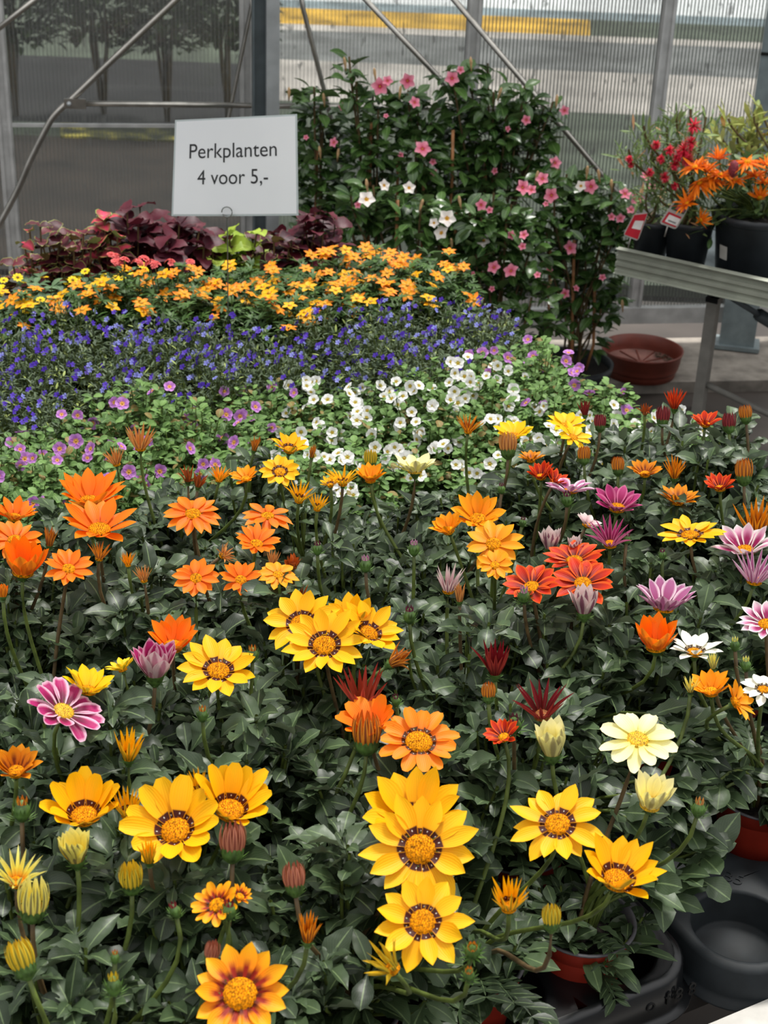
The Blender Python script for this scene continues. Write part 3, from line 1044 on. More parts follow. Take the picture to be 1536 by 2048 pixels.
# x, y, width px, scheme, cup deg, face deg, lean deg, flags (s = narrow petals, b = closed bud with height, g = green bud, n = blunt petals, m = messy, '' = plain), extra
FL = [
 (480,1985,206,'FL',14,24,95,''),(840,1697,236,'YR',9,16,90,''),(845,1843,200,'YR',8,20,90,''),(828,1622,215,'YR',38,52,95,''),
 (1115,1648,195,'YR',4,40,98,''),(1240,1742,175,'YR',42,52,72,''),(1017,1795,98,'YR',60,58,92,'s'),(1275,1480,165,'CR',0,52,80,'n'),
 (1305,1590,105,'CR',56,58,75,''),(1104,1480,106,'CR',72,62,90,''),(838,1482,165,'OG',8,46,80,'n'),(738,1442,122,'OR',42,56,95,'n'),
 (733,1466,62,'BO',85,74,90,'b'),(725,1386,128,'SR',56,62,90,'s'),(792,1402,26,'PU',0,60,95,'g'),(990,1324,98,'DR',64,62,90,'s'),
 (977,1385,30,'BO',84,80,90,'b'),(1084,1412,122,'DR',50,58,90,'s'),(1005,1468,80,'RD',30,60,110,''),(1028,1450,44,'PU',0,50,90,'g'),
 (437,1337,170,'YR',14,48,85,''),(600,1243,158,'YR',14,42,110,''),(648,1286,172,'YR',18,36,95,''),(742,1258,140,'YR',26,56,60,''),(700,1232,110,'YR',50,60,95,''),
 (800,1318,78,'BO',70,70,30,'sm'),(347,1277,108,'OR',48,56,88,''),(310,1325,112,'MG',62,66,90,''),(130,1418,160,'MG',16,58,62,'n'),
 (178,1367,106,'YB',40,74,80,''),(243,1332,62,'YB',30,80,110,''),(258,1497,90,'YR',66,62,88,'s'),(32,1530,96,'OS',48,52,92,''),
 (165,1612,160,'YR',46,54,98,'n'),(255,1612,80,'YR',60,60,90,'s'),(348,1652,205,'YR',28,36,108,'n'),(465,1600,165,'YR',48,52,78,'n'),
 (395,1572,66,'YR',60,58,100,'s'),(465,1683,58,'BP',85,84,90,'b'),(297,1708,68,'YR',70,56,95,'s'),(262,1757,50,'BY',82,64,95,'b'),
 (150,1698,95,'CY',66,60,98,''),(35,1748,112,'CY',50,56,86,'s'),(66,1802,66,'CY',84,66,88,'b'),(43,1918,58,'BY',85,86,110,'b'),
 (588,1758,48,'BP',86,86,95,'b'),(616,1862,82,'OS',68,64,88,'s'),(432,1808,98,'FL',18,42,120,'n'),(482,1790,50,'FL',30,60,60,''),
 (459,1822,40,'BR',0,72,90,'g'),(350,1822,34,'BR',0,72,110,'g'),(228,1972,46,'BY',0,78,95,'g'),(230,1915,26,'BO',0,80,90,'g'),(424,1905,34,'BP',84,80,80,'b'),
 (772,1922,105,'BY',58,56,130,'sm'),(945,1902,44,'BO',0,30,90,'g'),(938,1950,34,'BO',0,45,90,'g'),(1103,1836,40,'BY',84,84,90,'b'),
 (44,1622,50,'BO',0,76,90,'g'),(1397,1618,40,'TN',0,72,80,'g'),
 (1312,1272,100,'OR',58,62,90,''),(1390,1297,112,'WH',24,70,85,''),(1422,1372,86,'YO',44,58,90,''),(1478,1402,92,'YO',24,62,25,''),
 (1381,1372,46,'CY',66,64,90,'s'),(1426,1325,42,'CY',74,66,90,'s'),(1528,1378,96,'WH',10,56,80,''),(1532,1244,118,'PW',18,50,90,''),
 (1330,1197,122,'PK',44,68,80,''),(1512,1142,110,'PK',52,64,80,'s'),(1380,1068,138,'YR',8,68,92,''),(1490,1088,118,'PW',38,60,90,''),
 (1512,1045,110,'OS',62,62,88,'s'),(1166,1165,135,'RD',8,46,85,''),(1062,1170,120,'RD',14,52,100,''),(1148,1116,128,'RD',16,62,95,''),
 (1168,1204,80,'WP',68,70,90,''),(1221,1074,100,'MD',46,58,88,'s'),(1236,1004,102,'MD',38,60,82,''),(1140,977,108,'PK',16,78,90,''),
 (1134,1000,32,'PU',0,66,90,'g'),(1101,1080,64,'WP',68,72,90,''),(1150,1092,46,'WP',68,62,90,''),(1176,1045,62,'WP',26,70,60,''),
 (987,1087,124,'YO',8,38,90,''),(956,1028,112,'YO',36,48,88,''),(894,1052,68,'YO',46,56,110,''),(990,1130,78,'YO',8,38,90,''),
 (898,1165,76,'WP',58,60,85,'s'),(919,1188,52,'TN',76,68,90,'s'),(819,1232,36,'PU',0,74,90,'g'),(731,1130,34,'PK',0,74,90,'g'),
 (828,1098,32,'PK',0,74,90,'g'),(635,1098,28,'PU',0,74,90,'g'),(1048,1192,36,'PK',0,56,90,'g'),
 (830,932,97,'CR',32,76,90,''),(1028,864,88,'YB',28,66,85,''),(1133,848,84,'YB',18,58,80,''),(1148,873,76,'YB',14,54,60,''),
 (1016,890,38,'TN',83,80,90,'b'),(938,852,60,'OS',50,62,80,'s'),(1170,818,42,'DR',74,74,90,'s'),(1200,845,26,'BR',84,80,90,'b'),
 (1350,802,60,'RD',62,66,85,'s'),(1411,842,66,'RD',32,64,85,''),(1458,845,30,'BR',84,80,90,'b'),(1491,828,27,'BO',84,80,95,'b'),
 (1326,832,30,'BR',82,76,85,'b'),(1290,818,34,'RU',60,62,90,'sm'),(1082,945,60,'RD',44,60,90,''),(1112,958,56,'RD',40,66,60,''),
 (1168,910,27,'BO',85,80,90,'b'),(1236,932,27,'BO',85,80,90,'b'),(1290,940,66,'OS',38,60,90,''),(1350,940,60,'OS',66,66,85,'s'),
 (1488,943,38,'BO',85,82,90,'b'),(1356,995,82,'OS',34,66,85,''),(1003,978,22,'PU',0,76,90,'g'),(1062,915,56,'OS',30,74,90,''),
 (1440,968,66,'RD',40,64,90,''),(1045,1045,20,'PU',0,76,80,'g'),(1254,1078,22,'PU',0,76,80,'g'),(1325,1110,22,'PU',0,74,90,'g'),
 (180,987,142,'OR',40,60,90,''),(198,1047,158,'OR',28,58,92,''),(386,1030,126,'OR',-4,50,90,''),(535,1035,108,'OR',-8,62,85,''),
 (514,1082,96,'OR',24,54,80,''),(392,1157,97,'OR',2,36,90,''),(482,1158,92,'OR',14,42,80,''),(556,1150,86,'YO',2,50,85,''),
 (452,1107,62,'TN',40,70,30,'sm'),(546,1120,44,'TN',70,70,85,'s'),(586,1126,48,'RU',44,56,90,'m'),(600,1192,58,'RU',40,60,90,'sm'),
 (138,1135,104,'OR',16,46,80,''),(48,1122,108,'OR',56,62,85,''),(30,1078,116,'OR',12,48,90,''),(30,1025,92,'OR',34,64,85,''),
 (100,1076,54,'BO',78,66,85,'s'),(6,1182,40,'OR',78,76,90,''),(200,1106,50,'BO',58,62,80,'s'),(255,1120,38,'YO',60,62,95,'s'),
 (286,1150,44,'TN',60,68,100,'s'),(281,880,70,'TN',60,66,90,'s'),(230,916,50,'TN',60,62,105,'s'),(376,950,48,'RU',70,66,90,'sm'),(398,962,44,'RU',70,66,80,'sm'),
 (440,950,56,'YO',48,66,80,'s'),(560,942,88,'YR',14,42,90,''),(580,892,76,'YR',34,58,80,''),(511,890,40,'BO',74,64,75,'s'),
 (490,952,64,'YO',30,56,100,''),(625,905,34,'BO',76,66,80,'s'),(600,990,66,'YR',50,56,80,'s'),(636,1008,50,'YR',54,58,80,'s'),
 (686,957,76,'YR',40,66,88,'s'),(741,950,62,'YO',46,60,90,''),(741,918,28,'BY',82,76,90,'b'),(660,966,42,'YR',30,60,100,''),
 (1492,1330,30,'CY',0,74,90,'g'),(1470,1290,28,'CY',0,76,90,'g'),(505,1310,34,'BO',0,74,90,'g'),(405,1430,32,'BO',0,72,90,'g'),
]
FAM = {'FL': 'flame', 'YR': 'yellow', 'YB': 'yellow', 'YO': 'golden', 'OR': 'orange', 'OG': 'orange', 'OS': 'striped', 'RD': 'red', 'DR': 'wine', 'SR': 'wine',
       'MG': 'magenta', 'MD': 'magenta', 'PK': 'pink', 'PW': 'pink', 'WP': 'whitelilac', 'WH': 'white', 'CR': 'cream', 'CY': 'cream', 'TN': 'any', 'RU': 'any', 'BP': 'brown', 'BO': 'any', 'BY': 'any', 'BR': 'wine', 'PU': 'any'}
FZ = .80


def gline(x):
    pts = [(-400, 1010), (0, 985), (250, 985), (450, 930), (640, 905), (900, 880), (1150, 840), (1300, 815), (1536, 800), (2000, 790)]
    for (x0, y0), (x1, y1) in zip(pts, pts[1:]):
        if x <= x1: return y0 + (y1 - y0) * (x - x0) / (x1 - x0)
    return 790


# cells of the table grid that hold a gazania
cells = []
SKIP = {(1, 0), (1, 1), (2, 0), (3, 0), (4, 0), (3, 1), (2, 1)}
rng = random.Random(77)
for j in range(0, 13):
    for i in range(-9, 8):
        a = GA0 + i * PC + rng.uniform(-.006, .006)
        b = GB0 + j * PC + rng.uniform(-.006, .006)
        if (i, j) in SKIP or (j == 0 and i > 0): continue
        if a > AMAX - .05: continue
        p = tp(a, b)
        x, y, d = proj((p.x, p.y, .74))
        if x < -150 or x > 1690 or y > 2330: continue
        if y < gline(x) + 12: continue
        cells.append({'ij': (i, j), 'p': p, 'px': (x, y), 'fl': [], 'fam': None})
# the red pot standing in the dark grey tray
pd = tp(W2[0] + c2 * 1.08, W2[1] + c2 * 1.0)
cells.append({'ij': (9, 1), 'p': pd, 'px': proj((pd.x, pd.y, .74))[:2], 'fl': [], 'fam': None, 'D': 1})
order = sorted(FL, key=lambda f: (FAM[f[3]] == 'any', -f[2]))
for f in order:
    fam = FAM[f[3]]
    P = atz(f[0], f[1], FZ)
    best = None
    for c in cells:
        off = Vector((P.x - c['p'].x, P.y - c['p'].y))
        dd = off.length
        cost = dd + max(0, dd - .11) * 3
        if c['fam'] is not None and fam != 'any' and c['fam'] != fam: cost += .16
        if c['fam'] == fam and fam != 'any': cost -= .03
        cost += .012 * len(c['fl'])
        if best is None or cost < best[0]: best = (cost, c)
    c = best[1]
    c['fl'].append(f)
    if c['fam'] is None and fam != 'any': c['fam'] = fam

GLAB = {
 '-4,0': 'gazania at the bottom left with the orange and dark red striped open flower',
 '-3,0': 'gazania bearing the big yellow ringed flower beside a brownish pink bud, front left',
 '-2,0': 'gazania with three big yellow ringed flowers stacked one above another, front centre',
 '-1,0': 'gazania with a wide flat yellow ringed flower and a cupped one to its lower right',
 '0,0': 'gazania with cream flowers in the glossy black tray at the front right',
 '-4,1': 'gazania with a large upright yellow flower above a half-open cream one, left border',
 '-3,1': 'gazania with a spiky half-open yellow flower upper left of a big upright yellow one',
 '-2,1': 'gazania with a spiky brick-red flower above a brown-orange bud, by the dark gap',
 '-1,1': 'gazania with a flat orange flower with a large yellow centre, above the stacked yellow ones',
 '0,1': 'gazania with spiky dark red half-closed flowers behind the closed cream flower',
 '-4,2': 'gazania at the left border with one orange-yellow striped cup flower',
 '-3,2': 'gazania with the magenta flower with pale petal edges and a closed pink one',
 '-2,2': 'gazania with a single yellow ringed flower between the magenta and the clustered yellow ones',
 '-1,2': 'gazania with a tight cluster of four yellow flowers in the middle of the bed',
 '0,2': 'gazania with spiky cream-lilac half-closed flowers beside a green purple-tipped bud, middle of the bed',
 '1,2': 'gazania with three red-orange flowers in a cluster, right of centre',
 '2,2': 'gazania with an upturned lilac-pink flower and a white and magenta one, near right border',
 '3,2': 'gazania with a single wide yellow flower on a tall stalk near the right border',
 '4,2': 'gazania at the right border with a spiky orange-brown half-closed flower',
 '-4,3': 'leafy gazania without flowers at the left border, level with the magenta flower',
 '-3,3': 'gazania with bright yellow flowers just behind the magenta one at the left',
 '-2,3': 'gazania with a pointed orange cup flower directly behind the single yellow ringed flower',
 '-1,3': 'gazania with a flat golden star flower and withered rust-brown heads, left of centre',
 '0,3': 'leafy gazania with only two pink-tipped green buds in the middle of the bed',
 '1,3': 'gazania with golden star flowers in a close cluster, right of centre',
 '2,3': 'gazania with two spiky magenta flowers and small pale lilac ones, right half of the bed',
 '3,3': 'gazania with one orange striped flower seen from the side, near the right border',
 '4,3': 'gazania with a red flower among its leaves and a tall orange bud, right border',
 '5,3': 'leafy gazania without flowers at the right border',
 '-3,4': 'gazania with a large closed orange cup flower at the left border',
 '-2,4': 'gazania with small faded tan and yellow spiky heads, left of the paired orange flowers',
 '-1,4': 'gazania with drooping orange flowers and faded tan spiky heads, left of centre',
 '0,4': 'leafy gazania with one small spiky yellow flower and a dark bud, centre of the bed',
 '1,4': 'gazania with a golden half-open flower just left of the pale lemon flower',
 '2,4': 'gazania with a flat pink flower seen from the side below small dark red ones',
 '3,4': 'gazania with upright orange striped flowers and closed orange buds, back right',
 '4,4': 'gazania with a dark red-orange flower at the back right edge of the bed',
 '5,4': 'gazania with wine-red and orange closed buds at the back right corner of the bed',
 '-3,5': 'gazania with a dense bunch of orange flowers at the left border',
 '-2,5': 'gazania with two large orange flowers, one above the other, upper left',
 '-1,5': 'gazania with one flat orange flower below two withered rust-brown heads, upper left',
 '0,5': 'gazania with an open yellow ringed flower and spiky striped ones, back left of centre',
 '1,5': 'gazania with a single pale lemon flower seen from the side, back centre',
 '2,5': 'gazania with one bright yellow flower above a closed tan bud, back right of centre',
 '3,5': 'gazania with two overlapping bright yellow flowers at the back right',
 '4,5': 'gazania with a spiky red-orange flower at the back edge beside the white bacopas',
 '5,5': 'gazania with a single wine-red bud at the back edge, right',
 '-3,6': 'leafy gazania without flowers at the left border, behind the dense orange bunch',
 '-2,6': 'gazania with one faded tan spiky head in front of the lilac bacopas at the left',
 '-1,6': 'gazania with a tall tan spiky head and golden half-open flowers, before the bacopas',
 '0,6': 'gazania with small yellow half-open flowers at the back, nearest the lilac bacopas',
 '9,1': 'gazania in the red pot in the dark grey tray, with white and orange flowers',
}
WORD = {'flame': 'orange and dark red', 'yellow': 'yellow', 'golden': 'golden yellow', 'orange': 'orange', 'striped': 'orange striped', 'red': 'red-orange', 'wine': 'dark red', 'magenta': 'magenta',
        'pink': 'pink', 'whitelilac': 'pale lilac', 'white': 'white', 'cream': 'cream', 'brown': 'brown', None: ''}


def head_label(f):
    fam = {'TN': 'faded tan', 'RU': 'withered rust-brown', 'BO': 'orange-brown', 'BY': 'yellow-green', 'BP': 'brownish pink', 'BR': 'dark red', 'PU': 'purple'}.get(f[3]) or WORD[FAM[f[3]]]
    if 'b' in f[7]: return '%s flower head closed into a bud' % fam
    if f[4] >= 55: return 'half-closed %s flower head' % fam
    return 'open %s flower head' % fam


gcount = 0
for ci, c in enumerate(cells):
    rg = random.Random(900 + ci)
    key = '%d,%d' % c['ij']
    base = Vector((c['p'].x, c['p'].y, TZ + (.006 if 'D' in c or c['ij'][1] < 2 and c['ij'][0] > -4 else .0055)))
    lab = GLAB.get(key)
    grp = None
    if lab is None:
        if c['fl']:
            lab = 'potted gazania with %s flowers %s' % (WORD[c['fam']], key)
        else:
            x, y = c['px']
            zone_ = 'left' if x < 520 else ('middle' if x < 1040 else 'right')
            near = 'front' if y > 1450 else 'back'
            lab = {'leftfront': 'leafy gazania without flowers in the front left of the gazania bed', 'middlefront': 'leafy gazania without flowers in the front middle of the gazania bed',
                   'rightfront': 'leafy gazania without flowers in the front right of the gazania bed', 'leftback': 'leafy gazania without flowers further back on the left of the gazania bed',
                   'middleback': 'leafy gazania without flowers further back in the middle of the gazania bed', 'rightback': 'leafy gazania without flowers further back on the right of the gazania bed'}[zone_ + near]
            grp = 'leafy gazanias, ' + zone_ + ' ' + near
    if isinstance(lab, tuple): lab, grp = lab
    t = thing('potted_gazania', base, lab, 'potted plant', grp or 'gazanias in red pots')
    mesh_obj('pot', POT_RED, t)
    s = mesh_obj('soil', SOIL_G, t)
    front = c['ij'] in ((0, 0), (-1, 0), (-1, 2), (-2, 1), (-3, 4)) or 'D' in c
    fo = mesh_obj('foliage', (GAZ_LOW if front else GAZ)[ci % (3 if front else 9)], t)
    fo.rotation_euler = (0, 0, rg.uniform(0, 6.28))
    sc = rg.uniform(.92, 1.12)
    if c['ij'] == (0, 0): sc = .84
    fo.scale = (sc * 1.05, sc * 1.05, sc * ({(-2, 1): .72, (0, 0): .72, (-1, 0): .78}.get(c['ij'], .9) if front else (rg.uniform(.84, .98) if c['ij'][1] >= 5 else rg.uniform(.93, 1.10))))
    for f in c['fl']:
        x, y, wpx, sch, cup, face, lean, fl = f
        small = wpx < 90
        dz = .02 if sch in ('MG', 'YB') and y > 1300 else 0.0
        Pc = atz(x, y, FZ + dz)
        dist = (Pc - CAM).dot(FW)
        tocam = (CAM - Pc).normalized()
        n = tocam * math.cos(R(face)) + (CR * math.cos(R(lean)) + CU * math.sin(R(lean))) * math.sin(R(face))
        wm = wpx * dist / FPX
        cr_ = R(cup)
        rg2 = random.Random(x * 7 + y)
        if 'g' in fl:
            o, att = green_bud(t, Pc - base, n, wm * .36, sch, rg2)
        elif 'b' in fl:
            rad = wm * 1.02
            Cc = Pc - n.normalized() * (rad * .38)
            ax = frame(n)
            # closed head: petals wrap upwards round an egg
            mb = MB()
            np_ = 14
            for k in range(np_):
                petal(mb, Cc - base, ax, 2 * PI * k / np_, wm * .30, rad * rg2.uniform(.98, 1.1), wm * .20, R(66) + (k % 2) * .06, R(46), [.8, 1, 1, .95, .8, .55, .12], rg2, k, cur=-.3)
            for k in range(7):
                petal(mb, Cc - base, ax, 2 * PI * k / 7 + .2, wm * .14, rad * 1.05, wm * .22, R(76), R(20), [.8, 1, 1, .9, .7, .4, .05], rg2, k)
            o = mb.obj('flower_head', PM[sch], t)
            mb = MB()
            r_ = wm * .40
            e3 = ax[2]
            q = Cc - base
            mb.lathe([(r_ * .98, wm * .20), (r_, 0), (r_ * .82, -wm * .22), (r_ * .4, -wm * .36), (.002, -wm * .4)], q, 14, 0, ax)
            for k in range(22):
                lo = k % 2
                petal(mb, q - e3 * (wm * (.0 + .22 * lo)), ax, 2 * PI * k / 22, r_ * (.98 - .2 * lo), wm * rg2.uniform(.22, .36), wm * .10, R(72) - lo * R(40), R(6), [1, .8, .5, .03], rg2, 0)
            mb.obj('calyx', MT['calyx'], o)
            att = q - e3 * (wm * .38)
        else:
            e_ = cr_ if cup < 60 else R(min(cup, 78))
            rad = (wm / 2) / (.27 + .73 * max(.42, math.cos(e_)))
            Cc = Pc - n.normalized() * (rad * .73 * math.sin(cr_) * .5)
            o, att = flower_head(t, Cc - base, n, rad, cr_, sch, 's' in fl, rg2, small=small, blunt='n' in fl, messy=.8 if 'm' in fl else 0.0,
                                 discscale=1.25 if sch in ('FL', 'OG') else (.75 if 's' in fl else 1.0))
        o['label'] = head_label(f) if 'g' not in fl else 'green bud with a coloured tip'
        s0 = Vector((rg.uniform(-.012, .012), rg.uniform(-.012, .012), RIM - TZ - .03))
        nn = Vector(n).normalized()
        ln = (att - s0).length
        mb = MB()
        dn = nn if nn.z > .35 else (nn + UPZ * .6).normalized()
        mb.tube(bez(s0, s0 + UPZ * (ln * .4), att - dn * (ln * .32), att + nn * .004, 10), [.0026 - .0006 * q / 10 for q in range(11)], 8)
        mb.obj('flower_stem', MT['stem'] if rg.random() < .65 else MT['stem_brown'], t)
    if c['ij'] in ((0, 0), (0, 1), (1, 2)) or 'D' in c:
        mb = MB(); k = 0
        tg = {(0, 0): [(1300, 1700, .66), (1345, 1720, .64), (1395, 1690, .65), (1385, 1745, .63), (1425, 1700, .64), (1290, 1770, .64), (1330, 1790, .62)],
              (0, 1): [(1300, 1600, .70), (1340, 1630, .68), (1380, 1600, .69), (1350, 1560, .70), (1400, 1655, .67), (1260, 1640, .70)],
              (1, 2): [(1330, 1500, .72), (1370, 1520, .71), (1390, 1480, .72), (1330, 1450, .73)]}.get(c['ij'], [(1440, 1560, .66), (1460, 1500, .69), (1420, 1600, .64)])
        for x, y, z in tg:
            b = atz(x, y, z) - base
            s0 = Vector((b.x * .1, b.y * .1, RIM - TZ - .02))
            mb.tube(bez(s0, s0 + UPZ * .05, b - Vector((b.x * .3, b.y * .3, -.01)), b, 6), .0018, 5, 1, False)
            a0 = math.atan2(b.y, b.x)
            for j in range(8):
                k += 1
                L = rg.uniform(.034, .052)
                leaf(mb, b - Vector((b.x, b.y, 0)).normalized() * rg.uniform(0, .03), a0 + rg.uniform(-1.7, 1.7), R(rg.uniform(-10, 45)), L, L * rg.uniform(.42, .6), SPAT if rg.random() < .4 else OVAL, R(rg.uniform(-50, -5)), .25, rg.gauss(0, .3), k, wav=.15)
        mb.obj('side_shoots', [MT['leaf_gaz'], MT['stem']], t)
    gcount += 1
    c['t'] = t


# ------------------------------------------------------------------ small bedding plants
def small_foliage(seed, kind):
    rg = random.Random(seed)
    mb = MB()
    k = 0
    z0 = .07
    if kind == 'bac':
        for i in range(64):
            a0 = rg.uniform(0, 2 * PI); q = .078 * math.sqrt(rg.random())
            zt = z0 + rg.uniform(.05, .125) * (1 - .3 * q / .078)
            b = Vector((q * math.cos(a0), q * math.sin(a0), zt)); s0 = Vector((b.x * .4, b.y * .4, z0))
            pts = bez(s0, s0 + UPZ * .03, b - UPZ * .02, b, 5)
            mb.tube(pts, .0008, 4, 1, False)
            for p in pts[2:]:
                for s in range(3):
                    k += 1
                    L = rg.uniform(.010, .017)
                    leaf(mb, p + Vector((rg.uniform(-.004, .004),) * 3), rg.uniform(0, 6.28), R(rg.uniform(-5, 50)), L, L * .8, [.2, .85, 1, .75, .2], R(-30), .2, rg.gauss(0, .3), k)
    elif kind == 'lob':
        for i in range(150):
            a0 = rg.uniform(0, 2 * PI); q = .075 * math.sqrt(rg.random())
            zt = z0 + rg.uniform(.07, .135) * (1 - .25 * q / .075)
            b = Vector((q * math.cos(a0), q * math.sin(a0), zt)); s0 = Vector((b.x * .4, b.y * .4, z0))
            pts = bez(s0, s0 + UPZ * .04, b - UPZ * .02 + Vector((rg.uniform(-.01, .01), rg.uniform(-.01, .01), 0)), b, 5)
            mb.tube(pts, .0006, 3, 1, False)
            for p in pts[1:]:
                for s in range(2):
                    k += 1
                    L = rg.uniform(.007, .014)
                    leaf(mb, p, rg.uniform(0, 6.28), R(rg.uniform(0, 70)), L, L * .3, [.3, 1, .8, .1], R(-20), .1, 0, k)
    elif kind == 'bid':
        for i in range(130):
            a0 = rg.uniform(0, 2 * PI); q = .095 * math.sqrt(rg.random())
            zt = z0 + rg.uniform(.06, .16) * (1 - .45 * (q / .095) ** 2)
            b = Vector((q * math.cos(a0), q * math.sin(a0), zt)); s0 = Vector((b.x * .3, b.y * .3, z0))
            pts = bez(s0, s0 + UPZ * .04, b - UPZ * .03, b, 5)
            mb.tube(pts, .0008, 4, 1, False)
            for p in pts[2:]:
                for s in range(3):
                    k += 1
                    L = rg.uniform(.018, .030)
                    az = rg.uniform(0, 6.28); el = R(rg.uniform(-10, 50))
                    leaf(mb, p, az, el, L, L * .30, [.3, 1, .5, .8, .05], R(-40), .1, 0, k)
                    leaf(mb, p, az + .6, el, L * .7, L * .2, [.3, 1, .8, .05], R(-40), .1, 0, k)
                    leaf(mb, p, az - .6, el, L * .7, L * .2, [.3, 1, .8, .05], R(-40), .1, 0, k)
    elif kind == 'san':
        for i in range(60):
            a0 = rg.uniform(0, 2 * PI); q = .085 * math.sqrt(rg.random())
            zt = z0 + rg.uniform(.05, .13) * (1 - .35 * (q / .085) ** 2)
            b = Vector((q * math.cos(a0), q * math.sin(a0), zt)); s0 = Vector((b.x * .3, b.y * .3, z0))
            pts = bez(s0, s0 + UPZ * .04, b - UPZ * .03, b, 4)
            mb.tube(pts, .001, 4, 1, False)
            for p in pts[1:]:
                for s in range(3):
                    k += 1
                    L = rg.uniform(.018, .028)
                    leaf(mb, p, rg.uniform(0, 6.28), R(rg.uniform(-10, 50)), L, L * .6, OVAL[::2], R(-40), .2, 0, k)
    mats = {'bac': 'leaf_bac', 'lob': 'leaf_lob', 'bid': 'leaf_bid', 'san': 'leaf_san'}[kind]
    return mb.mesh(kind + '_leaves', [MT[mats], MT['stem']])


def simple_petal_mat(name, c1, c2, eye=None):
    t = NT(name)
    u, v = t.uv()
    col = t.ramp(u, ([(0, lin(eye)), (.12, lin(eye)), (.2, lin(c1))] if eye else [(0, lin(c1))]) + [(1, lin(c2))])
    return t.bsdf(col, .55, 0, None, .3, .25)


M_LIL = simple_petal_mat('petal_lilac', (176, 100, 190), (206, 146, 216), (230, 170, 90))
M_WHT = simple_petal_mat('petal_bacopa_white', (232, 230, 226), (250, 250, 248), (180, 170, 60))
M_BLU = simple_petal_mat('petal_lobelia_blue', (66, 30, 160), (84, 48, 186))
M_BLU2 = simple_petal_mat('petal_lobelia_pale', (110, 110, 200), (150, 156, 220))
M_BID = simple_petal_mat('petal_bidens_orange', (252, 172, 8), (240, 118, 30), (170, 100, 6))
M_BIY = simple_petal_mat('petal_bidens_yellow', (254, 190, 8), (252, 180, 20), (180, 110, 6))
M_SAN = simple_petal_mat('petal_small_yellow', (250, 214, 10), (250, 220, 30), (150, 110, 10))
M_COR = simple_petal_mat('petal_coral', (226, 90, 96), (238, 120, 116))
M_MPK = simple_petal_mat('petal_mandevilla_pink', (232, 110, 140), (252, 172, 192), (200, 50, 80))
M_MWH = simple_petal_mat('petal_mandevilla_white', (250, 240, 232), (252, 246, 240), (226, 170, 40))
M_REDB = simple_petal_mat('petal_bottlebrush_red', (200, 30, 50), (232, 60, 90))
M_OST = petal_mat('petal_daisy_orange', [(0, (236, 110, 10)), (1, (255, 150, 20))], (226, 110, 40), (180, 90, 50))


def simple_flower(np_, rad, wr, prof, cup, bend, m, name, centre=None, cm=None, tube=None):
    mb = MB()
    rg = random.Random(3)
    ax = (Vector((1, 0, 0)), Vector((0, 1, 0)), UPZ)
    for k in range(np_):
        petal(mb, Vector((0, 0, 0)), ax, 2 * PI * k / np_, rad * .08, rad * .92, rad * wr, R(cup), R(bend), prof, rg, 0, cur=.15)
    if centre:
        mb.lathe([(rad * centre, 0), (rad * centre * .8, rad * centre * .5), (.0002, rad * centre * .6)], (0, 0, 0), 8, 1)
    if tube:
        mb.lathe([(rad * .22, rad * .06), (rad * .16, -tube * .4), (rad * .07, -tube * .7), (rad * .05, -tube)], (0, 0, 0), 8, 2)
    mats = [m]
    if centre or tube: mats.append(cm or m)
    if tube: mats.append(tube_m)
    return mb.mesh(name, mats)


tube_m = plain('flower_tube', (214, 190, 130), .5, transl=.2)
yel_c = plain('flower_centre', (206, 150, 20), .6, var=.3, scale=300)
RND = [.5, .9, 1.0, .95, .45]
F_LIL = simple_flower(5, .0105, 1.0, RND, 12, -10, M_LIL, 'bacopa_flower', .14, yel_c)
F_WHT = simple_flower(5, .0100, 1.0, RND, 14, -12, M_WHT, 'bacopa_flower', .14, yel_c)
F_BID = simple_flower(6, .0170, .50, [.4, .8, 1, .7, .05], 6, -14, M_BID, 'bidens_flower', .2, yel_c)
F_BIY = simple_flower(5, .0175, .62, [.4, .8, 1, .7, .05], 6, -14, M_BIY, 'bidens_flower', .2, yel_c)
F_SAN = simple_flower(9, .0095, .55, RND, 6, -10, M_SAN, 'flower', .32, plain('dark_centre', (130, 100, 20), .7))
F_MPK = simple_flower(5, .027, .74, [.35, .6, .95, 1, .6, .1], 22, -36, M_MPK, 'mandevilla_flower', .10, yel_c, tube=.04)
F_MWH = simple_flower(5, .027, .80, [.35, .6, .95, 1, .6, .1], 22, -32, M_MWH, 'mandevilla_flower', .10, yel_c, tube=.04)


def lob_blossoms(seed):
    rg = random.Random(seed)
    mb = MB()
    for i in range(rg.randint(18, 30)):
        a0 = rg.uniform(0, 2 * PI); q = .075 * math.sqrt(rg.random())
        z = .07 + rg.uniform(.10, .142) * (1 - .25 * q / .075)
        c = Vector((q * math.cos(a0), q * math.sin(a0), z))
        ax = frame(Vector((rg.uniform(-.7, .7), -1 + rg.uniform(-.5, .5), 1)))
        mi = 1 if rg.random() < .3 else 0
        f0 = len(mb.f)
        for k in range(5):
            petal(mb, c, ax, 2 * PI * k / 5 * .8 + 3.6, .0006, .0056 if k in (1, 2, 3) else .0036, .0040 if k in (1, 2, 3) else .0018, R(10), R(-15), [.6, 1, .8], rg, 0)
        for fi in range(f0, len(mb.f)): mb.mi[fi] = mi
    return mb.mesh('lobelia_blossoms', [M_BLU, M_BLU2])


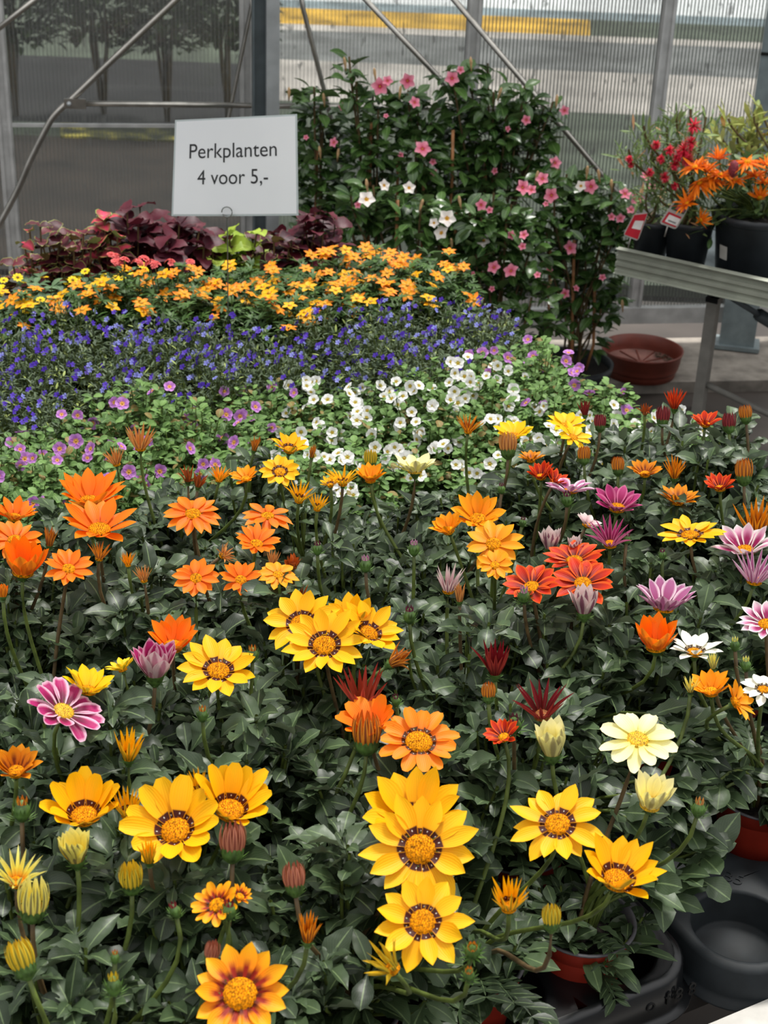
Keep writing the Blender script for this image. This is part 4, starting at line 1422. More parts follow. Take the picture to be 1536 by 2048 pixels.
FOL = {k: [small_foliage(300 + i * 7, k) for i in range(n)] for k, n in (('bac', 6), ('lob', 6), ('bid', 5), ('san', 3))}
LOBB = [lob_blossoms(500 + i) for i in range(8)]
cb_lines = {
    'bl': [(-400, 860), (0, 815), (90, 810), (150, 760), (260, 735), (450, 712), (600, 712), (800, 700), (960, 672), (1040, 640), (1200, 640)],
    'lb': [(-400, 600), (0, 606), (450, 618), (640, 612), (760, 600), (900, 566), (960, 545), (1400, 545)],
    'bc': [(-400, 556), (0, 562), (300, 534), (480, 520), (600, 504), (860, 484), (1400, 480)]}


def line(nm, x):
    pts = cb_lines[nm]
    for (x0, y0), (x1, y1) in zip(pts, pts[1:]):
        if x <= x1: return y0 + (y1 - y0) * (x - x0) / (x1 - x0)
    return pts[-1][1]


def flower_on(t, me, loc, nrm, s, name='flower', spin=0.0):
    o = mesh_obj(name, me, t)
    o.location = loc
    o.rotation_mode = 'QUATERNION'
    q = Vector(nrm).to_track_quat('Z', 'Y')
    o.rotation_quaternion = q @ Matrix.Rotation(spin, 4, 'Z').to_quaternion()
    o.scale = (s, s, s)
    return o


rng = random.Random(11)
PS = .112
taken = [c['p'] for c in cells]
plants = []
for j in range(0, 26):
    for i in range(-22, 16):
        a = (i + .5 * (j % 2)) * PS + rng.uniform(-.006, .006)
        b = .35 + j * PS * .9 + rng.uniform(-.006, .006)
        if a > AMAX - .05 or b > BMAX - .05 or a < AMIN + .05: continue
        p = tp(a, b)
        if min((Vector((p.x - q.x, p.y - q.y)).length for q in taken)) < .118: continue
        x, y, d = proj((p.x, p.y, .685))
        if x < -90 or x > 1600 or y > 1200: continue
        if y > gline(x) + 35: continue
        x2, y2, _ = proj((p.x, p.y, .70))
        if y2 > line('bl', x2): kind = 'bac'
        elif y2 > line('lb', x2) - 6: kind = 'lob'
        elif y2 > line('bc', x2) - 0: kind = 'bid'
        else: kind = 'col'
        if x2 > 985 and kind == 'lob': kind = 'bac'
        plants.append((kind, p, x2, y2))
if True:
    gap = atz(170, 800, .66)     # the gap at the left where a black pot shows bare soil
cnt = {}
for kind, p, x, y in plants:
    if kind == 'col': continue
    rg = random.Random(int(x * 13 + y * 7))
    idx = cnt.get(kind, 0)
    cnt[kind] = idx + 1
    base = Vector((p.x, p.y, TZ + .001))
    bare = False
    if kind == 'bac':
        white = (x > 585 and y > 690 and not (x > 1010 and y < 745))
        if white:
            z_ = 'left' if x < 780 else ('middle' if x < 1000 else 'right')
            lab = {'left': 'white-flowered bacopa among the leftmost white ones, next to the lilac bacopas', 'middle': 'white-flowered bacopa in the dense middle patch of white blossom',
                   'right': 'white-flowered bacopa towards the right edge of the table'}[z_]
            grp = 'white bacopas, ' + z_
            nm = 'white'
        else:
            z_ = 'right' if x > 950 else ('left' if x < 300 else 'middle')
            lab = {'left': 'lilac-flowered bacopa at the left, behind the orange gazanias', 'middle': 'lilac-flowered bacopa in the middle, in front of the blue lobelias',
                   'right': 'lilac-flowered bacopa at the table edge below the mandevillas'}[z_]
            grp = 'lilac bacopas, ' + z_
    elif kind == 'lob':
        z_ = 'left' if x < 330 else ('middle' if x < 660 else 'right')
        lab = {'left': 'blue-violet lobelia in the left third of the lobelia rows', 'middle': 'blue-violet lobelia in the middle, around the wire of the price sign',
               'right': 'blue-violet lobelia at the right, next to the white bacopas'}[z_]
        grp = 'blue lobelias, ' + z_
    else:
        if x < 330 and y < line('bc', x) + 26: kind = 'san'
        if kind == 'san':
            lab, grp = 'low plant with small yellow daisies in front of the edged coleus at the left', 'small yellow daisies at the left'
        else:
            z_ = 'left' if x < 300 else ('middle' if x < 620 else 'right')
            lab = {'left': 'bidens with orange-yellow star flowers at the left', 'middle': 'bidens with orange star flowers below the price sign',
                   'right': 'bidens with orange star flowers right of the price sign, near the mandevillas'}[z_]
            grp = 'orange bidens, ' + z_
    dep = {'bac': (line('bl', x) + gline(x)) / 2, 'lob': (line('lb', x) + line('bl', x)) / 2, 'bid': (line('bc', x) + line('lb', x)) / 2}.get(kind)
    if dep is not None:
        fr_ = y > dep
        lab = lab.rstrip('.') + (', nearer rows' if fr_ else ', farther rows')
        grp += ', nearer rows' if fr_ else ', farther rows'
    nmk = {'bac': 'potted_bacopa', 'lob': 'potted_lobelia', 'bid': 'potted_bidens', 'san': 'potted_creeping_zinnia'}[kind]
    t = thing(nmk, base, lab, 'potted plant', grp)
    mesh_obj('pot', POT_BLK, t)
    mesh_obj('soil', SOIL_B, t)
    if kind in ('lob', 'bac') and (Vector((p.x, p.y)) - Vector((gap.x, gap.y))).length < .07:
        t['label'] = 'nearly bare black pot of soil in the gap at the left edge of the lobelias'
        del t['group']
        continue
    fo = mesh_obj('foliage', FOL[kind][rg.randrange(len(FOL[kind]))], t)
    fo.rotation_euler = (0, 0, rg.uniform(0, 6.28))
    zs = {'bac': rg.uniform(.85, 1.15), 'lob': rg.uniform(.9, 1.1), 'bid': rg.uniform(.90, 1.04), 'san': rg.uniform(.95, 1.1)}[kind]
    fo.scale = (1.05, 1.05, zs)
    if kind == 'lob':
        bl = mesh_obj('blossoms', LOBB[rg.randrange(8)], t)
        bl.rotation_euler = (0, 0, rg.uniform(-.8, .8))
        bl.scale = (1.05, 1.05, zs)
        bl['kind'] = 'stuff'
    elif kind == 'bac':
        nf = rg.randint(9, 17) if white else rg.randint(3, 7)
        for k in range(nf):
            a0 = rg.uniform(0, 6.28); q = .078 * math.sqrt(rg.random())
            z = (.07 + rg.uniform(.10, .135) * (1 - .3 * q / .078)) * zs
            nr = Vector((rg.gauss(0, .45), -.75 + rg.gauss(0, .4), .75))
            flower_on(t, F_WHT if white else F_LIL, (q * math.cos(a0), q * math.sin(a0), z), nr, rg.uniform(.8, 1.15), 'flower', rg.uniform(0, 6))
    elif kind in ('bid', 'san'):
        nf = rg.randint(8, 14)
        for k in range(nf):
            a0 = rg.uniform(0, 6.28); q = .092 * math.sqrt(rg.random())
            z = (.07 + (.150 if kind == 'bid' else .125) * (1 - .32 * (q / .095) ** 2) * rg.uniform(.92, 1.12)) * zs
            c = Vector((q * math.cos(a0), q * math.sin(a0), z))
            nr = Vector((rg.gauss(0, .3), -.3 + rg.gauss(0, .25), 1))
            flower_on(t, F_SAN if kind == 'san' else (F_BIY if rg.random() < .35 else F_BID), c, nr, rg.uniform(.85, 1.15), 'flower', rg.uniform(0, 6))

# coral verbenas between the bidens at the left
for (px, py, lab) in ((225, 528, 'coral-pink flowering verbena left of the price sign among the orange bidens, left of two'), (332, 540, 'coral-pink flowering verbena nearer the price sign among the orange bidens, right of two')):
    c = atz(px, py, .74)
    c.y += .03
    t = thing('potted_verbena', (c.x, c.y, TZ + .001), lab, 'potted plant', 'coral verbenas')
    mb = MB()
    rg = random.Random(px)
    for k in range(5):
        q = Vector((rg.uniform(-.05, .05), rg.uniform(-.03, .03), .235 + rg.uniform(-.012, .008)))
        mb.tube([(0, 0, .05), (q.x * .6, q.y * .6, .15), q], .0012, 5, 0, False)
    mb.obj('stem', MT['stem'], t)
    for k in range(5):
        rg = random.Random(px + k)
        q = Vector((rg.uniform(-.05, .05), rg.uniform(-.03, .02), .240 + rg.uniform(-.012, .008)))
        mb = MB()
        for s in range(11):
            d = Vector((rg.gauss(0, .6), rg.gauss(0, .6), 1)).normalized()
            for w_ in range(5):
                petal(mb, q + d * .011, frame(d), w_ * 1.257, .0005, .0055, .005, R(8), 0, [.6, 1, .7], rg, 0)
        mb.obj('flower_cluster', M_COR, t)

# ------------------------------------------------------------------ coleus at the back
def coleus(px, py, mat, lab, hgt, n, size, seed, spread=.09, grp='coleus plants along the back of the table'):
    rg = random.Random(seed)
    c = aty(px, py, 3.12)
    # keep it on the table
    a, b = ta(c)
    b = min(b, BMAX - .12)
    c = tp(a, b)
    top = aty(px, py, c.y).z
    base = Vector((c.x, c.y, TZ + .001))
    H = max(.18, top - base.z)
    t = thing('potted_coleus', base, lab, 'potted plant', grp)
    mesh_obj('pot', POT_BLK, t); mesh_obj('soil', SOIL_B, t)
    mb = MB(); ms = MB()
    k = 0
    for i in range(n):
        a0 = rg.uniform(0, 6.28); q = spread * math.sqrt(rg.random())
        zt = H * rg.uniform(.70, 1.0) - .06 * (q / spread) ** 2
        bb = Vector((q * math.cos(a0), q * math.sin(a0), zt)); s0 = Vector((bb.x * .2, bb.y * .2, .07))
        pts = bez(s0, s0 + UPZ * .05, bb - UPZ * .05, bb, 5)
        ms.tube(pts, .002, 5, 0, False)
        az = rg.uniform(0, 6.28)
        for lv, p in enumerate(pts[2:]):
            for s in (0, 1):
                k += 1
                L = size * rg.uniform(.8, 1.15) * (1 - .12 * lv)
                leaf(mb, p, az + s * PI + lv * PI / 2, R(rg.uniform(5, 45)), L, L * .82, HEART, R(-60), .18, rg.gauss(0, .3), k, wav=.12)
    mb.obj('foliage', MT[mat], t)
    ms.obj('stem', MT['stem_brown'], t)
    return t


coleus(20, 448, 'leaf_colgreen', 'maroon coleus with lime-edged leaves at the far left, below the bent brace pipe', 0, 11, .050, 1)
coleus(92, 424, 'leaf_colgreen', 'maroon coleus with lime-edged curly leaves, left of the pink-and-green one', 0, 12, .050, 2)
coleus(15, 420, 'leaf_colpink', 'pink coleus tip with green edges at the left border behind the maroon leaves', 0, 4, .045, 12, .03)
coleus(172, 398, 'leaf_colpink', 'pink-and-green coleus rising above the maroon ones, left of the price sign', 0, 6, .060, 3, .05)
coleus(150, 440, 'leaf_colgreen', 'maroon coleus with lime-edged leaves in front of the pink-and-green one', 0, 10, .050, 4)
coleus(235, 410, 'leaf_colmaroon', 'dark maroon broad-leaved coleus just right of the pink-and-green one', 0, 9, .072, 5)
coleus(305, 412, 'leaf_colmaroon', 'dark maroon broad-leaved coleus near the lower left corner of the price sign', 0, 9, .072, 6)
coleus(375, 425, 'leaf_colmaroon', 'dark maroon coleus under the left half of the price sign', 0, 9, .066, 7)
coleus(466, 420, 'leaf_collime', 'bright lime green coleus under the middle of the price sign', 0, 8, .066, 8, .06)
coleus(548, 440, 'leaf_colgreen', 'dark coleus with lime-edged leaves just right of the lime green one', 0, 9, .052, 9)
coleus(600, 425, 'leaf_colmaroon', 'dark maroon coleus under the lower right corner of the price sign', 0, 8, .066, 10)
coleus(640, 398, 'leaf_colmaroon', 'dark maroon coleus with two big leaves right of the price sign', 0, 5, .074, 11, .045)

# ------------------------------------------------------------------ the price sign
sb = atz(455, 640, .66)
SY = sb.y
cTL, cTR, cBR, cBL = aty(350, 240, SY), aty(594, 228, SY - .02), aty(597, 431, SY - .05), aty(343, 432, SY - .03)
sg = thing('price_sign', (sb.x, sb.y, TZ), 'laminated white price sign on a thin wire holder standing in the lobelias', 'sign')
O_ = Vector(sg.location)


def sheet_pt(u, v, off=0.0):
    p = cTL.lerp(cTR, u).lerp(cBL.lerp(cBR, u), v)
    n = (cTR - cTL).cross(cBL - cTL).normalized()      # towards the camera or away
    if n.dot(CAM - p) < 0: n = -n
    return p + n * (off + .010 * math.sin(PI * u) * (1 - v * .5)) - O_


def panel(u0, u1, v0, v1, off, th, mat, name, parent, nx=12, ny=8):
    mb = MB()
    f = [[sheet_pt(u0 + (u1 - u0) * i / nx, v0 + (v1 - v0) * j / ny, off) for i in range(nx + 1)] for j in range(ny + 1)]
    b = [[sheet_pt(u0 + (u1 - u0) * i / nx, v0 + (v1 - v0) * j / ny, off - th) for i in range(nx + 1)] for j in range(ny + 1)]
    mb.grid(f); mb.grid(b)
    ring = lambda g: g[0] + [r_[-1] for r_ in g[1:]] + g[-1][-2::-1] + [r_[0] for r_ in g[-2:0:-1]]
    mb.grid([ring(f), ring(b)], None, 0, True)
    return mb.obj(name, mat, parent)


lam = plain('laminate_edge', (196, 204, 204), .15, var=.05)
t_ = NT('sign_paper')
paper = t_.bsdf(t_.ramp(t_.noise(5), [(.3, lin((236, 237, 240))), (.7, lin((248, 248, 250)))]), .22, 0, None, .5)
panel(0, 1, 0, 1, 0, .0008, lam, 'laminate', sg)
panel(.014, .986, .018, .982, .0006, .0005, paper, 'paper', sg)
ink = plain('ink', (44, 44, 46), .5, var=.02)


def sign_text(txt, uc, vc, height_v, width_u):
    cu = bpy.data.curves.new('lettering', 'FONT')
    cu.body = txt
    cu.align_x = 'LEFT'
    o = bpy.data.objects.new('lettering', cu)
    COL.objects.link(o)
    dg = bpy.context.evaluated_depsgraph_get()
    me = bpy.data.meshes.new_from_object(o.evaluated_get(dg))
    bpy.data.objects.remove(o)
    xs = [v.co.x for v in me.vertices]
    x0, x1 = min(xs), max(xs)
    for v in me.vertices:
        u = uc + ((v.co.x - x0) / (x1 - x0) - .5) * width_u
        q = vc - (v.co.y - .35) * height_v
        v.co = sheet_pt(u, q, .0010)
    me.materials.clear(); me.materials.append(ink)
    mesh_obj('lettering', me, sg)


sign_text('Perkplanten', .485, .325, .215, .705)
sign_text('4 voor 5,-', .485, .595, .215, .565)
wire_m = plain('wire', (150, 152, 150), .35, .8)
mb = MB()
loopc = sheet_pt((457 - 343) / 254, .955, .006)
rr = .0095
pts = [loopc + Vector((rr * math.cos(a), 0, rr * math.sin(a))) for a in [R(-150 + 24 * k) for k in range(15)]]
st = sheet_pt((457 - 343) / 254, 1.0, .003)
mb.tube([Vector((0, 0, .02)), Vector((.001, -.002, .10)), (st + Vector((0, 0, -.05))), st] + pts, .0011, 6)
mb.obj('wire_holder', wire_m, sg)


# ------------------------------------------------------------------ mandevillas behind the table
def blobplant(name, lab, cat, Y, blobs, mat, prof, L0, L1, wr, dens, seed, canes=(), grp=None, pot=(.11, .2), base_px=None, base=None, elr=(-30, 50), curl=(-60, 0), flat=1.0, stem_mat='stem_brown', basez=0.0, fillstem=True):
    rg = random.Random(seed)
    cen = [aty(x, y, Y + rg.uniform(-.05, .05)) for x, y, r_ in blobs]
    mean = sum((Vector((c.x, c.y, 0)) for c in cen), Vector()) / len(cen)
    bp = base if base else Vector((mean.x if base_px is None else aty(base_px, 500, Y).x, Y, basez))
    t = thing(name, bp, lab, cat, grp)
    pr, ph = pot
    mb = MB()
    mb.lathe([(.001, .001), (pr * .78, .001), (pr * .95, ph * .86), (pr * .97, ph * .87), (pr, ph * .89), (pr * 1.03, ph), (pr * .97, ph), (pr * .94, ph * .85)], (0, 0, 0), 36)
    mb.obj('pot', potblk, t)
    mb = MB(); mb.lathe([(pr * .95, ph * .9), (.0005, ph * .92)], (0, 0, 0), 24); mb.obj('soil', soilm, t)
    mb = MB(); ms = MB()
    k = 0
    for c, (x, y, rpx) in zip(cen, blobs):
        rm = rpx * (c - CAM).dot(FW) / FPX
        n = int(dens * (1.55 if mat == 'leaf_man' else 1) * (rpx / 50) ** 2)
        for i in range(n):
            k += 1
            d = Vector((rg.gauss(0, 1), rg.gauss(0, .8), rg.gauss(0, 1))).normalized() * (rm * rg.random() ** .45)
            p = c + d - bp
            L = rg.uniform(L0, L1)
            az = math.atan2(d.y, d.x) + rg.gauss(0, .7) if rg.random() < .6 else rg.uniform(0, 6.28)
            leaf(mb, p, az, R(rg.uniform(*elr)), L, L * wr, prof, R(rg.uniform(*curl)), .25, rg.gauss(0, .4), k)
        c0 = c - bp
        s0 = Vector((rg.uniform(-.02, .02), rg.uniform(-.02, .02), ph * .9))
        if fillstem:
            ms.tube(bez(s0, s0 + Vector((0, 0, abs(c0.z - s0.z) * .5)), c0 - Vector((0, 0, rm)), c0 + Vector((0, 0, rm * .8)), 8), .0028, 6, 0, False)
    mb.obj('foliage', MT[mat], t)
    if ms.v: ms.obj('stem', MT[stem_mat], t)
    for x, y0, y1 in canes:
        a, b = aty(x, y0, Y - .02) - bp, aty(x - (y1 - y0) * .02, y1, Y - .02) - bp
        m2 = MB()
        lo = Vector((b.x * .7, b.y * .7, ph * .85))
        m2.tube([a, b, lo] if b.z > ph else [a, b], .0042, 8)
        m2.obj('cane', cane_m, t)
    return t, bp


def put_flowers(t, bp, Y, lst, me):
    for f in lst:
        x, y, wpx = f[:3]
        m_ = me
        if len(f) > 3: m_ = F_MWH if f[3] == 'w' else F_MPK
        rg = random.Random(x + y)
        c = aty(x, y, Y - .09)
        n = (CAM - c).normalized() + Vector((rg.uniform(-.7, .7), 0, rg.uniform(-.1, .8)))
        s = (wpx / 2 * (c - CAM).dot(FW) / FPX) / .027
        flower_on(t, m_, c - bp, n, s, 'flower', rg.uniform(0, 6))


def put_buds(t, bp, Y, lst):
    for x, y in lst:
        rg = random.Random(x * y)
        c = aty(x, y, Y - .08) - bp
        mb = MB()
        d = Vector((rg.uniform(-.3, .3), -.1, 1)).normalized()
        L = .036
        mb.tube([c - d * L * .5, c - d * L * .15, c + d * L * .15, c + d * L * .4, c + d * L * .5], [.0012, .0026, .0042, .0030, .0006], 8)
        mb.obj('bud', bud_m, t)


bud_m = plain('mandevilla_bud', (216, 178, 130), .5, var=.25, scale=60, transl=.15)
G = 'mandevillas behind the table'
MV = dict(mat='leaf_man', prof=OVAL, L0=.035, L1=.062, wr=.5)
t, bp = blobplant('potted_mandevilla', 'narrow mandevilla climbing just right of the price sign', 'potted plant', 3.95,
                  [(628, 200, 32), (640, 245, 46), (645, 295, 50), (640, 345, 50), (640, 390, 46), (655, 425, 46), (640, 470, 50)], MV['mat'], MV['prof'], .035, .06, .5, 46, 21, [(634, 300, 520)], G, base_px=640)
put_flowers(t, bp, 3.95, [(685, 213, 18), (668, 285, 22), (612, 275, 12)], F_MPK)
put_buds(t, bp, 3.95, [(578, 188), (648, 200), (640, 305), (676, 310)])
t, bp = blobplant('potted_mandevilla', 'tall mandevilla with pink flowers whose spiky shoot is highest of all', 'potted plant', 3.92,
                  [(698, 125, 14), (700, 155, 20), (712, 190, 32), (745, 215, 42), (755, 262, 52), (735, 310, 46), (765, 350, 48), (725, 400, 44), (760, 440, 52), (700, 450, 40)], MV['mat'], MV['prof'], .032, .06, .5, 46, 22, [(742, 245, 400), (796, 310, 400)], G, base_px=745)
put_flowers(t, bp, 3.92, [(760, 173, 38), (775, 162, 24), (815, 162, 34), (829, 205, 26), (772, 232, 12)], F_MPK)
put_buds(t, bp, 3.92, [(750, 150), (800, 185), (690, 128)])
t, bp = blobplant('potted_mandevilla', 'mandevilla with a single large pink flower halfway up its dense dark leaves', 'potted plant', 3.9,
                  [(815, 205, 30), (835, 240, 44), (860, 275, 52), (830, 320, 50), (880, 345, 50), (845, 400, 50), (890, 405, 46), (800, 440, 46), (855, 450, 50)], MV['mat'], MV['prof'], .035, .062, .5, 46, 23, [(906, 260, 370), (848, 330, 420)], G, base_px=850)
put_flowers(t, bp, 3.9, [(845, 298, 38), (802, 310, 14), (866, 324, 16), (868, 345, 16)], F_MPK)
t, bp = blobplant('potted_mandevilla', 'widest mandevilla, its right shoots reaching over the longest slanting pipe', 'potted plant', 3.95,
                  [(940, 140, 18), (975, 138, 14), (905, 170, 32), (930, 205, 46), (985, 220, 44), (950, 262, 52), (1010, 270, 52), (1050, 235, 42), (1048, 190, 22), (1085, 240, 28), (1075, 285, 40), (1020, 315, 46), (965, 320, 50), (1055, 325, 34), (940, 370, 46), (990, 375, 46), (1105, 215, 14)],
                  MV['mat'], MV['prof'], .035, .062, .5, 46, 24, [(972, 285, 400)], G, base_px=980)
put_flowers(t, bp, 3.95, [(904, 157, 32), (921, 140, 18), (1129, 221, 22), (1110, 326, 28), (1053, 240, 22), (1016, 258, 14), (990, 342, 16)], F_MPK)
put_buds(t, bp, 3.95, [(942, 128), (1113, 203), (999, 188)])
t, bp = blobplant('potted_mandevilla', 'white-flowered mandevilla in front of the taller pink ones, right of the coleus', 'potted plant', 3.62,
                  [(700, 420, 40), (745, 410, 50), (790, 430, 50), (840, 440, 50), (890, 450, 50), (700, 470, 40), (880, 500, 46), (930, 500, 46), (905, 545, 44), (940, 450, 40)], MV['mat'], MV['prof'], .035, .058, .5, 42, 25, [(912, 425, 560), (795, 400, 450)], G, base_px=820)
put_flowers(t, bp, 3.62, [(733, 399, 38), (768, 371, 26), (818, 376, 28), (894, 437, 38), (883, 466, 34), (868, 446, 22), (967, 481, 28), (716, 410, 16, 'p')], F_MWH)
put_buds(t, bp, 3.62, [(734, 372), (842, 412), (903, 490), (920, 405)])
t, bp = blobplant('potted_mandevilla', 'pink mandevilla low in the middle, at the table edge beside the orange bidens', 'potted plant', 3.6,
                  [(985, 420, 44), (960, 470, 44), (1010, 480, 50), (1000, 540, 50), (950, 540, 40), (1050, 570, 46), (985, 590, 40), (1060, 630, 46), (1100, 660, 36), (1020, 440, 40), (1060, 510, 40)], MV['mat'], MV['prof'], .035, .058, .5, 42, 26, [(910, 540, 560)], G, base_px=1010)
put_flowers(t, bp, 3.6, [(962, 410, 26), (979, 420, 16), (988, 535, 30), (1022, 542, 34), (925, 535, 22), (946, 547, 10), (1022, 470, 20), (1048, 470, 22), (1045, 493, 18), (1075, 550, 16), (984, 578, 14), (1045, 375, 34), (1063, 380, 24)], F_MPK)
t, bp = blobplant('potted_mandevilla', 'pink mandevilla at the right with many flowers, above the brown saucer', 'potted plant', 3.78,
                  [(1085, 375, 36), (1130, 385, 46), (1180, 385, 46), (1225, 395, 40), (1105, 440, 50), (1165, 445, 50), (1220, 440, 44), (1090, 500, 44), (1150, 510, 50), (1215, 500, 40), (1130, 570, 46), (1190, 565, 44), (1235, 470, 24), (1225, 600, 26), (1160, 620, 40), (1200, 640, 28), (1180, 680, 26)],
                  MV['mat'], MV['prof'], .035, .06, .5, 44, 27, [(1148, 480, 700), (1100, 500, 700), (1190, 540, 690)], G, base_px=1165)
put_flowers(t, bp, 3.78, [(1103, 391, 34), (1085, 358, 30), (1182, 373, 32), (1162, 372, 24, 'w'), (1140, 496, 32), (1241, 437, 22), (1223, 434, 18), (1250, 388, 28), (1275, 398, 30), (1262, 420, 20), (1099, 540, 18), (1205, 555, 16), (1253, 540, 22), (1130, 587, 22), (1152, 577, 16), (1291, 352, 26), (1304, 375, 22), (1092, 408, 14)], F_MPK)
put_buds(t, bp, 3.78, [(1174, 345), (1198, 352), (1223, 372), (1073, 355), (1245, 612), (1098, 570)])

# ------------------------------------------------------------------ plant bench at the right
BZ = .60
LIP = .035
bl, br = atz(1236, 497, BZ), atz(1536, 562, BZ)
BD = (br - bl); BD.z = 0; BD.normalize()
BN = Vector((-BD.y, BD.x, 0))
if BN.y < 0: BN = -BN
bench = thing('plant_bench', (bl + BD * .7 + BN * .3).to_2d().to_3d(), 'grey ribbed metal bench carrying the black pots at the right', 'bench')
O_ = Vector(bench.location)
bx = (BD, BN, UPZ)
mb = MB(); mb.box(bl + BD * .8 + BN * .33 - UPZ * (.010 + LIP) - O_, (1.6, .62, .02), bx); mb.obj('bench_top', galv_d, bench, False)
ribm = plain('ribbed_aluminium', (160, 164, 150), .5, .2, var=.15, scale=12)
mb = MB()
hh = .062
prof = []
for k in range(41):
    u = k / 40
    z = -u * hh
    prof.append((.006 * (1 if math.sin(u * PI * 7) > 0 else 0) + (.008 if k in (0, 1, 40) else 0), z))
rows = []
for off, z in prof: rows.append([bl + BD * s - BN * off + UPZ * (z + .004) - O_ for s in (0, .4, .8, 1.2, 1.6)])
mb.grid(rows)
rows = [[v + BN * .012 for v in r_] for r_ in rows]
mb.grid(rows)
mb.obj('front_rail', ribm, bench, False)
legm = plain('bench_leg_steel', (124, 122, 116), .5, .2, var=.1)
lt = aty(1407, 604, (bl + BD * .3).y + .02)
sl = (lt - bl).dot(BD)
for s, e in ((sl, .05), (1.5, .05), (.04, .58), (1.5, .58)):
    p = bl + BD * s + BN * e
    mb = MB(); mb.box(Vector((p.x, p.y, (BZ - .09) / 2)) - O_, (.026, .026, BZ - .09), bx)
    lg = mb.obj('leg', legm, bench, False)
    if s == sl:
        mb = MB(); mb.box(Vector((p.x, p.y, BZ - .087)) - O_, (.031, .031, .012), bx); mb.tube([Vector((p.x, p.y, BZ - .08)) - O_, Vector((p.x, p.y, BZ - .03)) - O_], .009, 8)
        mb.obj('leg_cap', blackp, lg, False)
p = bl + BD * sl + BN * .05
mb = MB(); mb.tube([Vector((p.x, p.y, .30)) - O_, bl + BD * 1.45 + BN * .05 - UPZ * (BZ - .05) - O_], .008, 8); mb.obj('brace', legm, bench)
a_ = Vector((p.x, p.y, BZ - .06)); b_ = a_ + BD * .12 + BN * .25 - UPZ * .16
mb = MB(); mb.tube([a_ - O_, b_ - O_], .007, 8)
c_ = a_.lerp(b_, .55); d_ = a_.lerp(b_, .95)
mb.tube([c_ - O_, d_ - O_], .016, 8); mb.tube([d_ - Vector((.02, 0, 0)) - O_, d_ + Vector((.03, 0, 0)) - O_], .006, 8)
mb.obj('tilt_bracket', galv_d, bench)

Gb = 'potted plants on the bench'


def on_bench(x, y):      # the pot's foot on the bench
    p = atz(x, y, BZ - LIP)
    return Vector((p.x, p.y, BZ - LIP + .0005))


def bench_pos(px, off):
    best = min((abs(proj(bl + BD * (s_ * .005) + BN * off - UPZ * LIP)[0] - px), s_) for s_ in range(0, 300))
    p = bl + BD * (best[1] * .005) + BN * off
    return Vector((p.x, p.y, BZ - LIP + .0005))


# shrub with red bottlebrush flowers
b1 = bench_pos(1370, .085)
Yb = b1.y
red_t, _ = blobplant('potted_bottlebrush', 'shrub with needle-like leaves and crimson tufted flowers on the bench, behind the white care tag', 'potted plant', Yb,
                     [(1255, 320, 26), (1285, 275, 28), (1300, 330, 44), (1330, 290, 44), (1345, 350, 50), (1380, 300, 40), (1385, 350, 40), (1300, 385, 36), (1380, 230, 14), (1410, 250, 20), (1340, 400, 40), (1370, 440, 34), (1350, 250, 30)],
                     'leaf_gre', LANC, .022, .045, .16, 130, 31, (), Gb, (.058, .115), base=b1, elr=(-10, 80), curl=(-20, 10))


def red_tuft(x, y, wpx, par, bp_, Y):
    c = aty(x, y, Y) - bp_
    rm = wpx / 2 * 3.7 / FPX
    mb = MB(); rg = random.Random(x)
    for i in range(110):
        d = Vector((rg.gauss(0, 1), rg.gauss(0, 1), rg.gauss(0, .9))).normalized()
        leaf(mb, c, math.atan2(d.y, d.x), math.asin(d.z), rm * rg.uniform(.7, 1.1), .0022, [1, .8, 1.2, .3], R(-20))
    mb.obj('flower_tuft', M_REDB, par)


for x, y, w_ in ((1388, 252, 34), (1382, 285, 32), (1368, 300, 36), (1375, 318, 34), (1356, 312, 26), (1350, 330, 24), (1258, 318, 16), (1262, 330, 14), (1330, 355, 22), (1312, 290, 20), (1340, 300, 24), (1322, 318, 20), (1300, 345, 18), (1395, 330, 24), (1350, 372, 18)):
    red_tuft(x, y, w_, red_t, b1, Yb - .09)
# small pot left of it
b0 = bench_pos(1298, .075)
lt_, _ = blobplant('potted_shrub', 'leafy grey-green shrub in the leftmost black pot on the bench, beside the red tag', 'potted plant', b0.y,
                   [(1290, 410, 30), (1310, 430, 32), (1280, 440, 26), (1320, 400, 26)], 'leaf_gre', LANC, .02, .04, .22, 70, 32, (), Gb, (.048, .10), base=b0, elr=(-10, 70), curl=(-40, 0))
# orange daisies in the large pot
b2 = bench_pos(1494, .125)
ost_t, _ = blobplant('potted_african_daisy', 'drooping orange daisies in the largest black pot on the bench', 'potted plant', b2.y,
                     [(1420, 440, 34), (1455, 430, 44), (1500, 430, 46), (1540, 420, 46), (1450, 380, 34), (1500, 370, 40), (1540, 370, 40), (1480, 340, 30), (1420, 400, 26)],
                     'leaf_ost', SPAT, .045, .08, .22, 60, 33, (), Gb, (.094, .15), base=b2, elr=(0, 75), curl=(-60, -5), stem_mat='stem')
ost_heads = [(1390, 335, 52, 20, 100), (1410, 342, 48, 40, 60), (1438, 318, 44, 40, 90), (1400, 365, 60, -30, 120), (1420, 355, 50, -20, 90), (1440, 350, 50, 10, 90), (1375, 408, 52, 30, 130), (1432, 372, 40, 40, 60),
             (1402, 440, 36, -30, 200), (1495, 325, 60, -10, 80), (1512, 352, 44, 20, 90), (1520, 395, 44, -40, 270), (1470, 360, 40, -10, 90), (1535, 330, 40, 20, 90), (1530, 365, 40, 20, 90)]
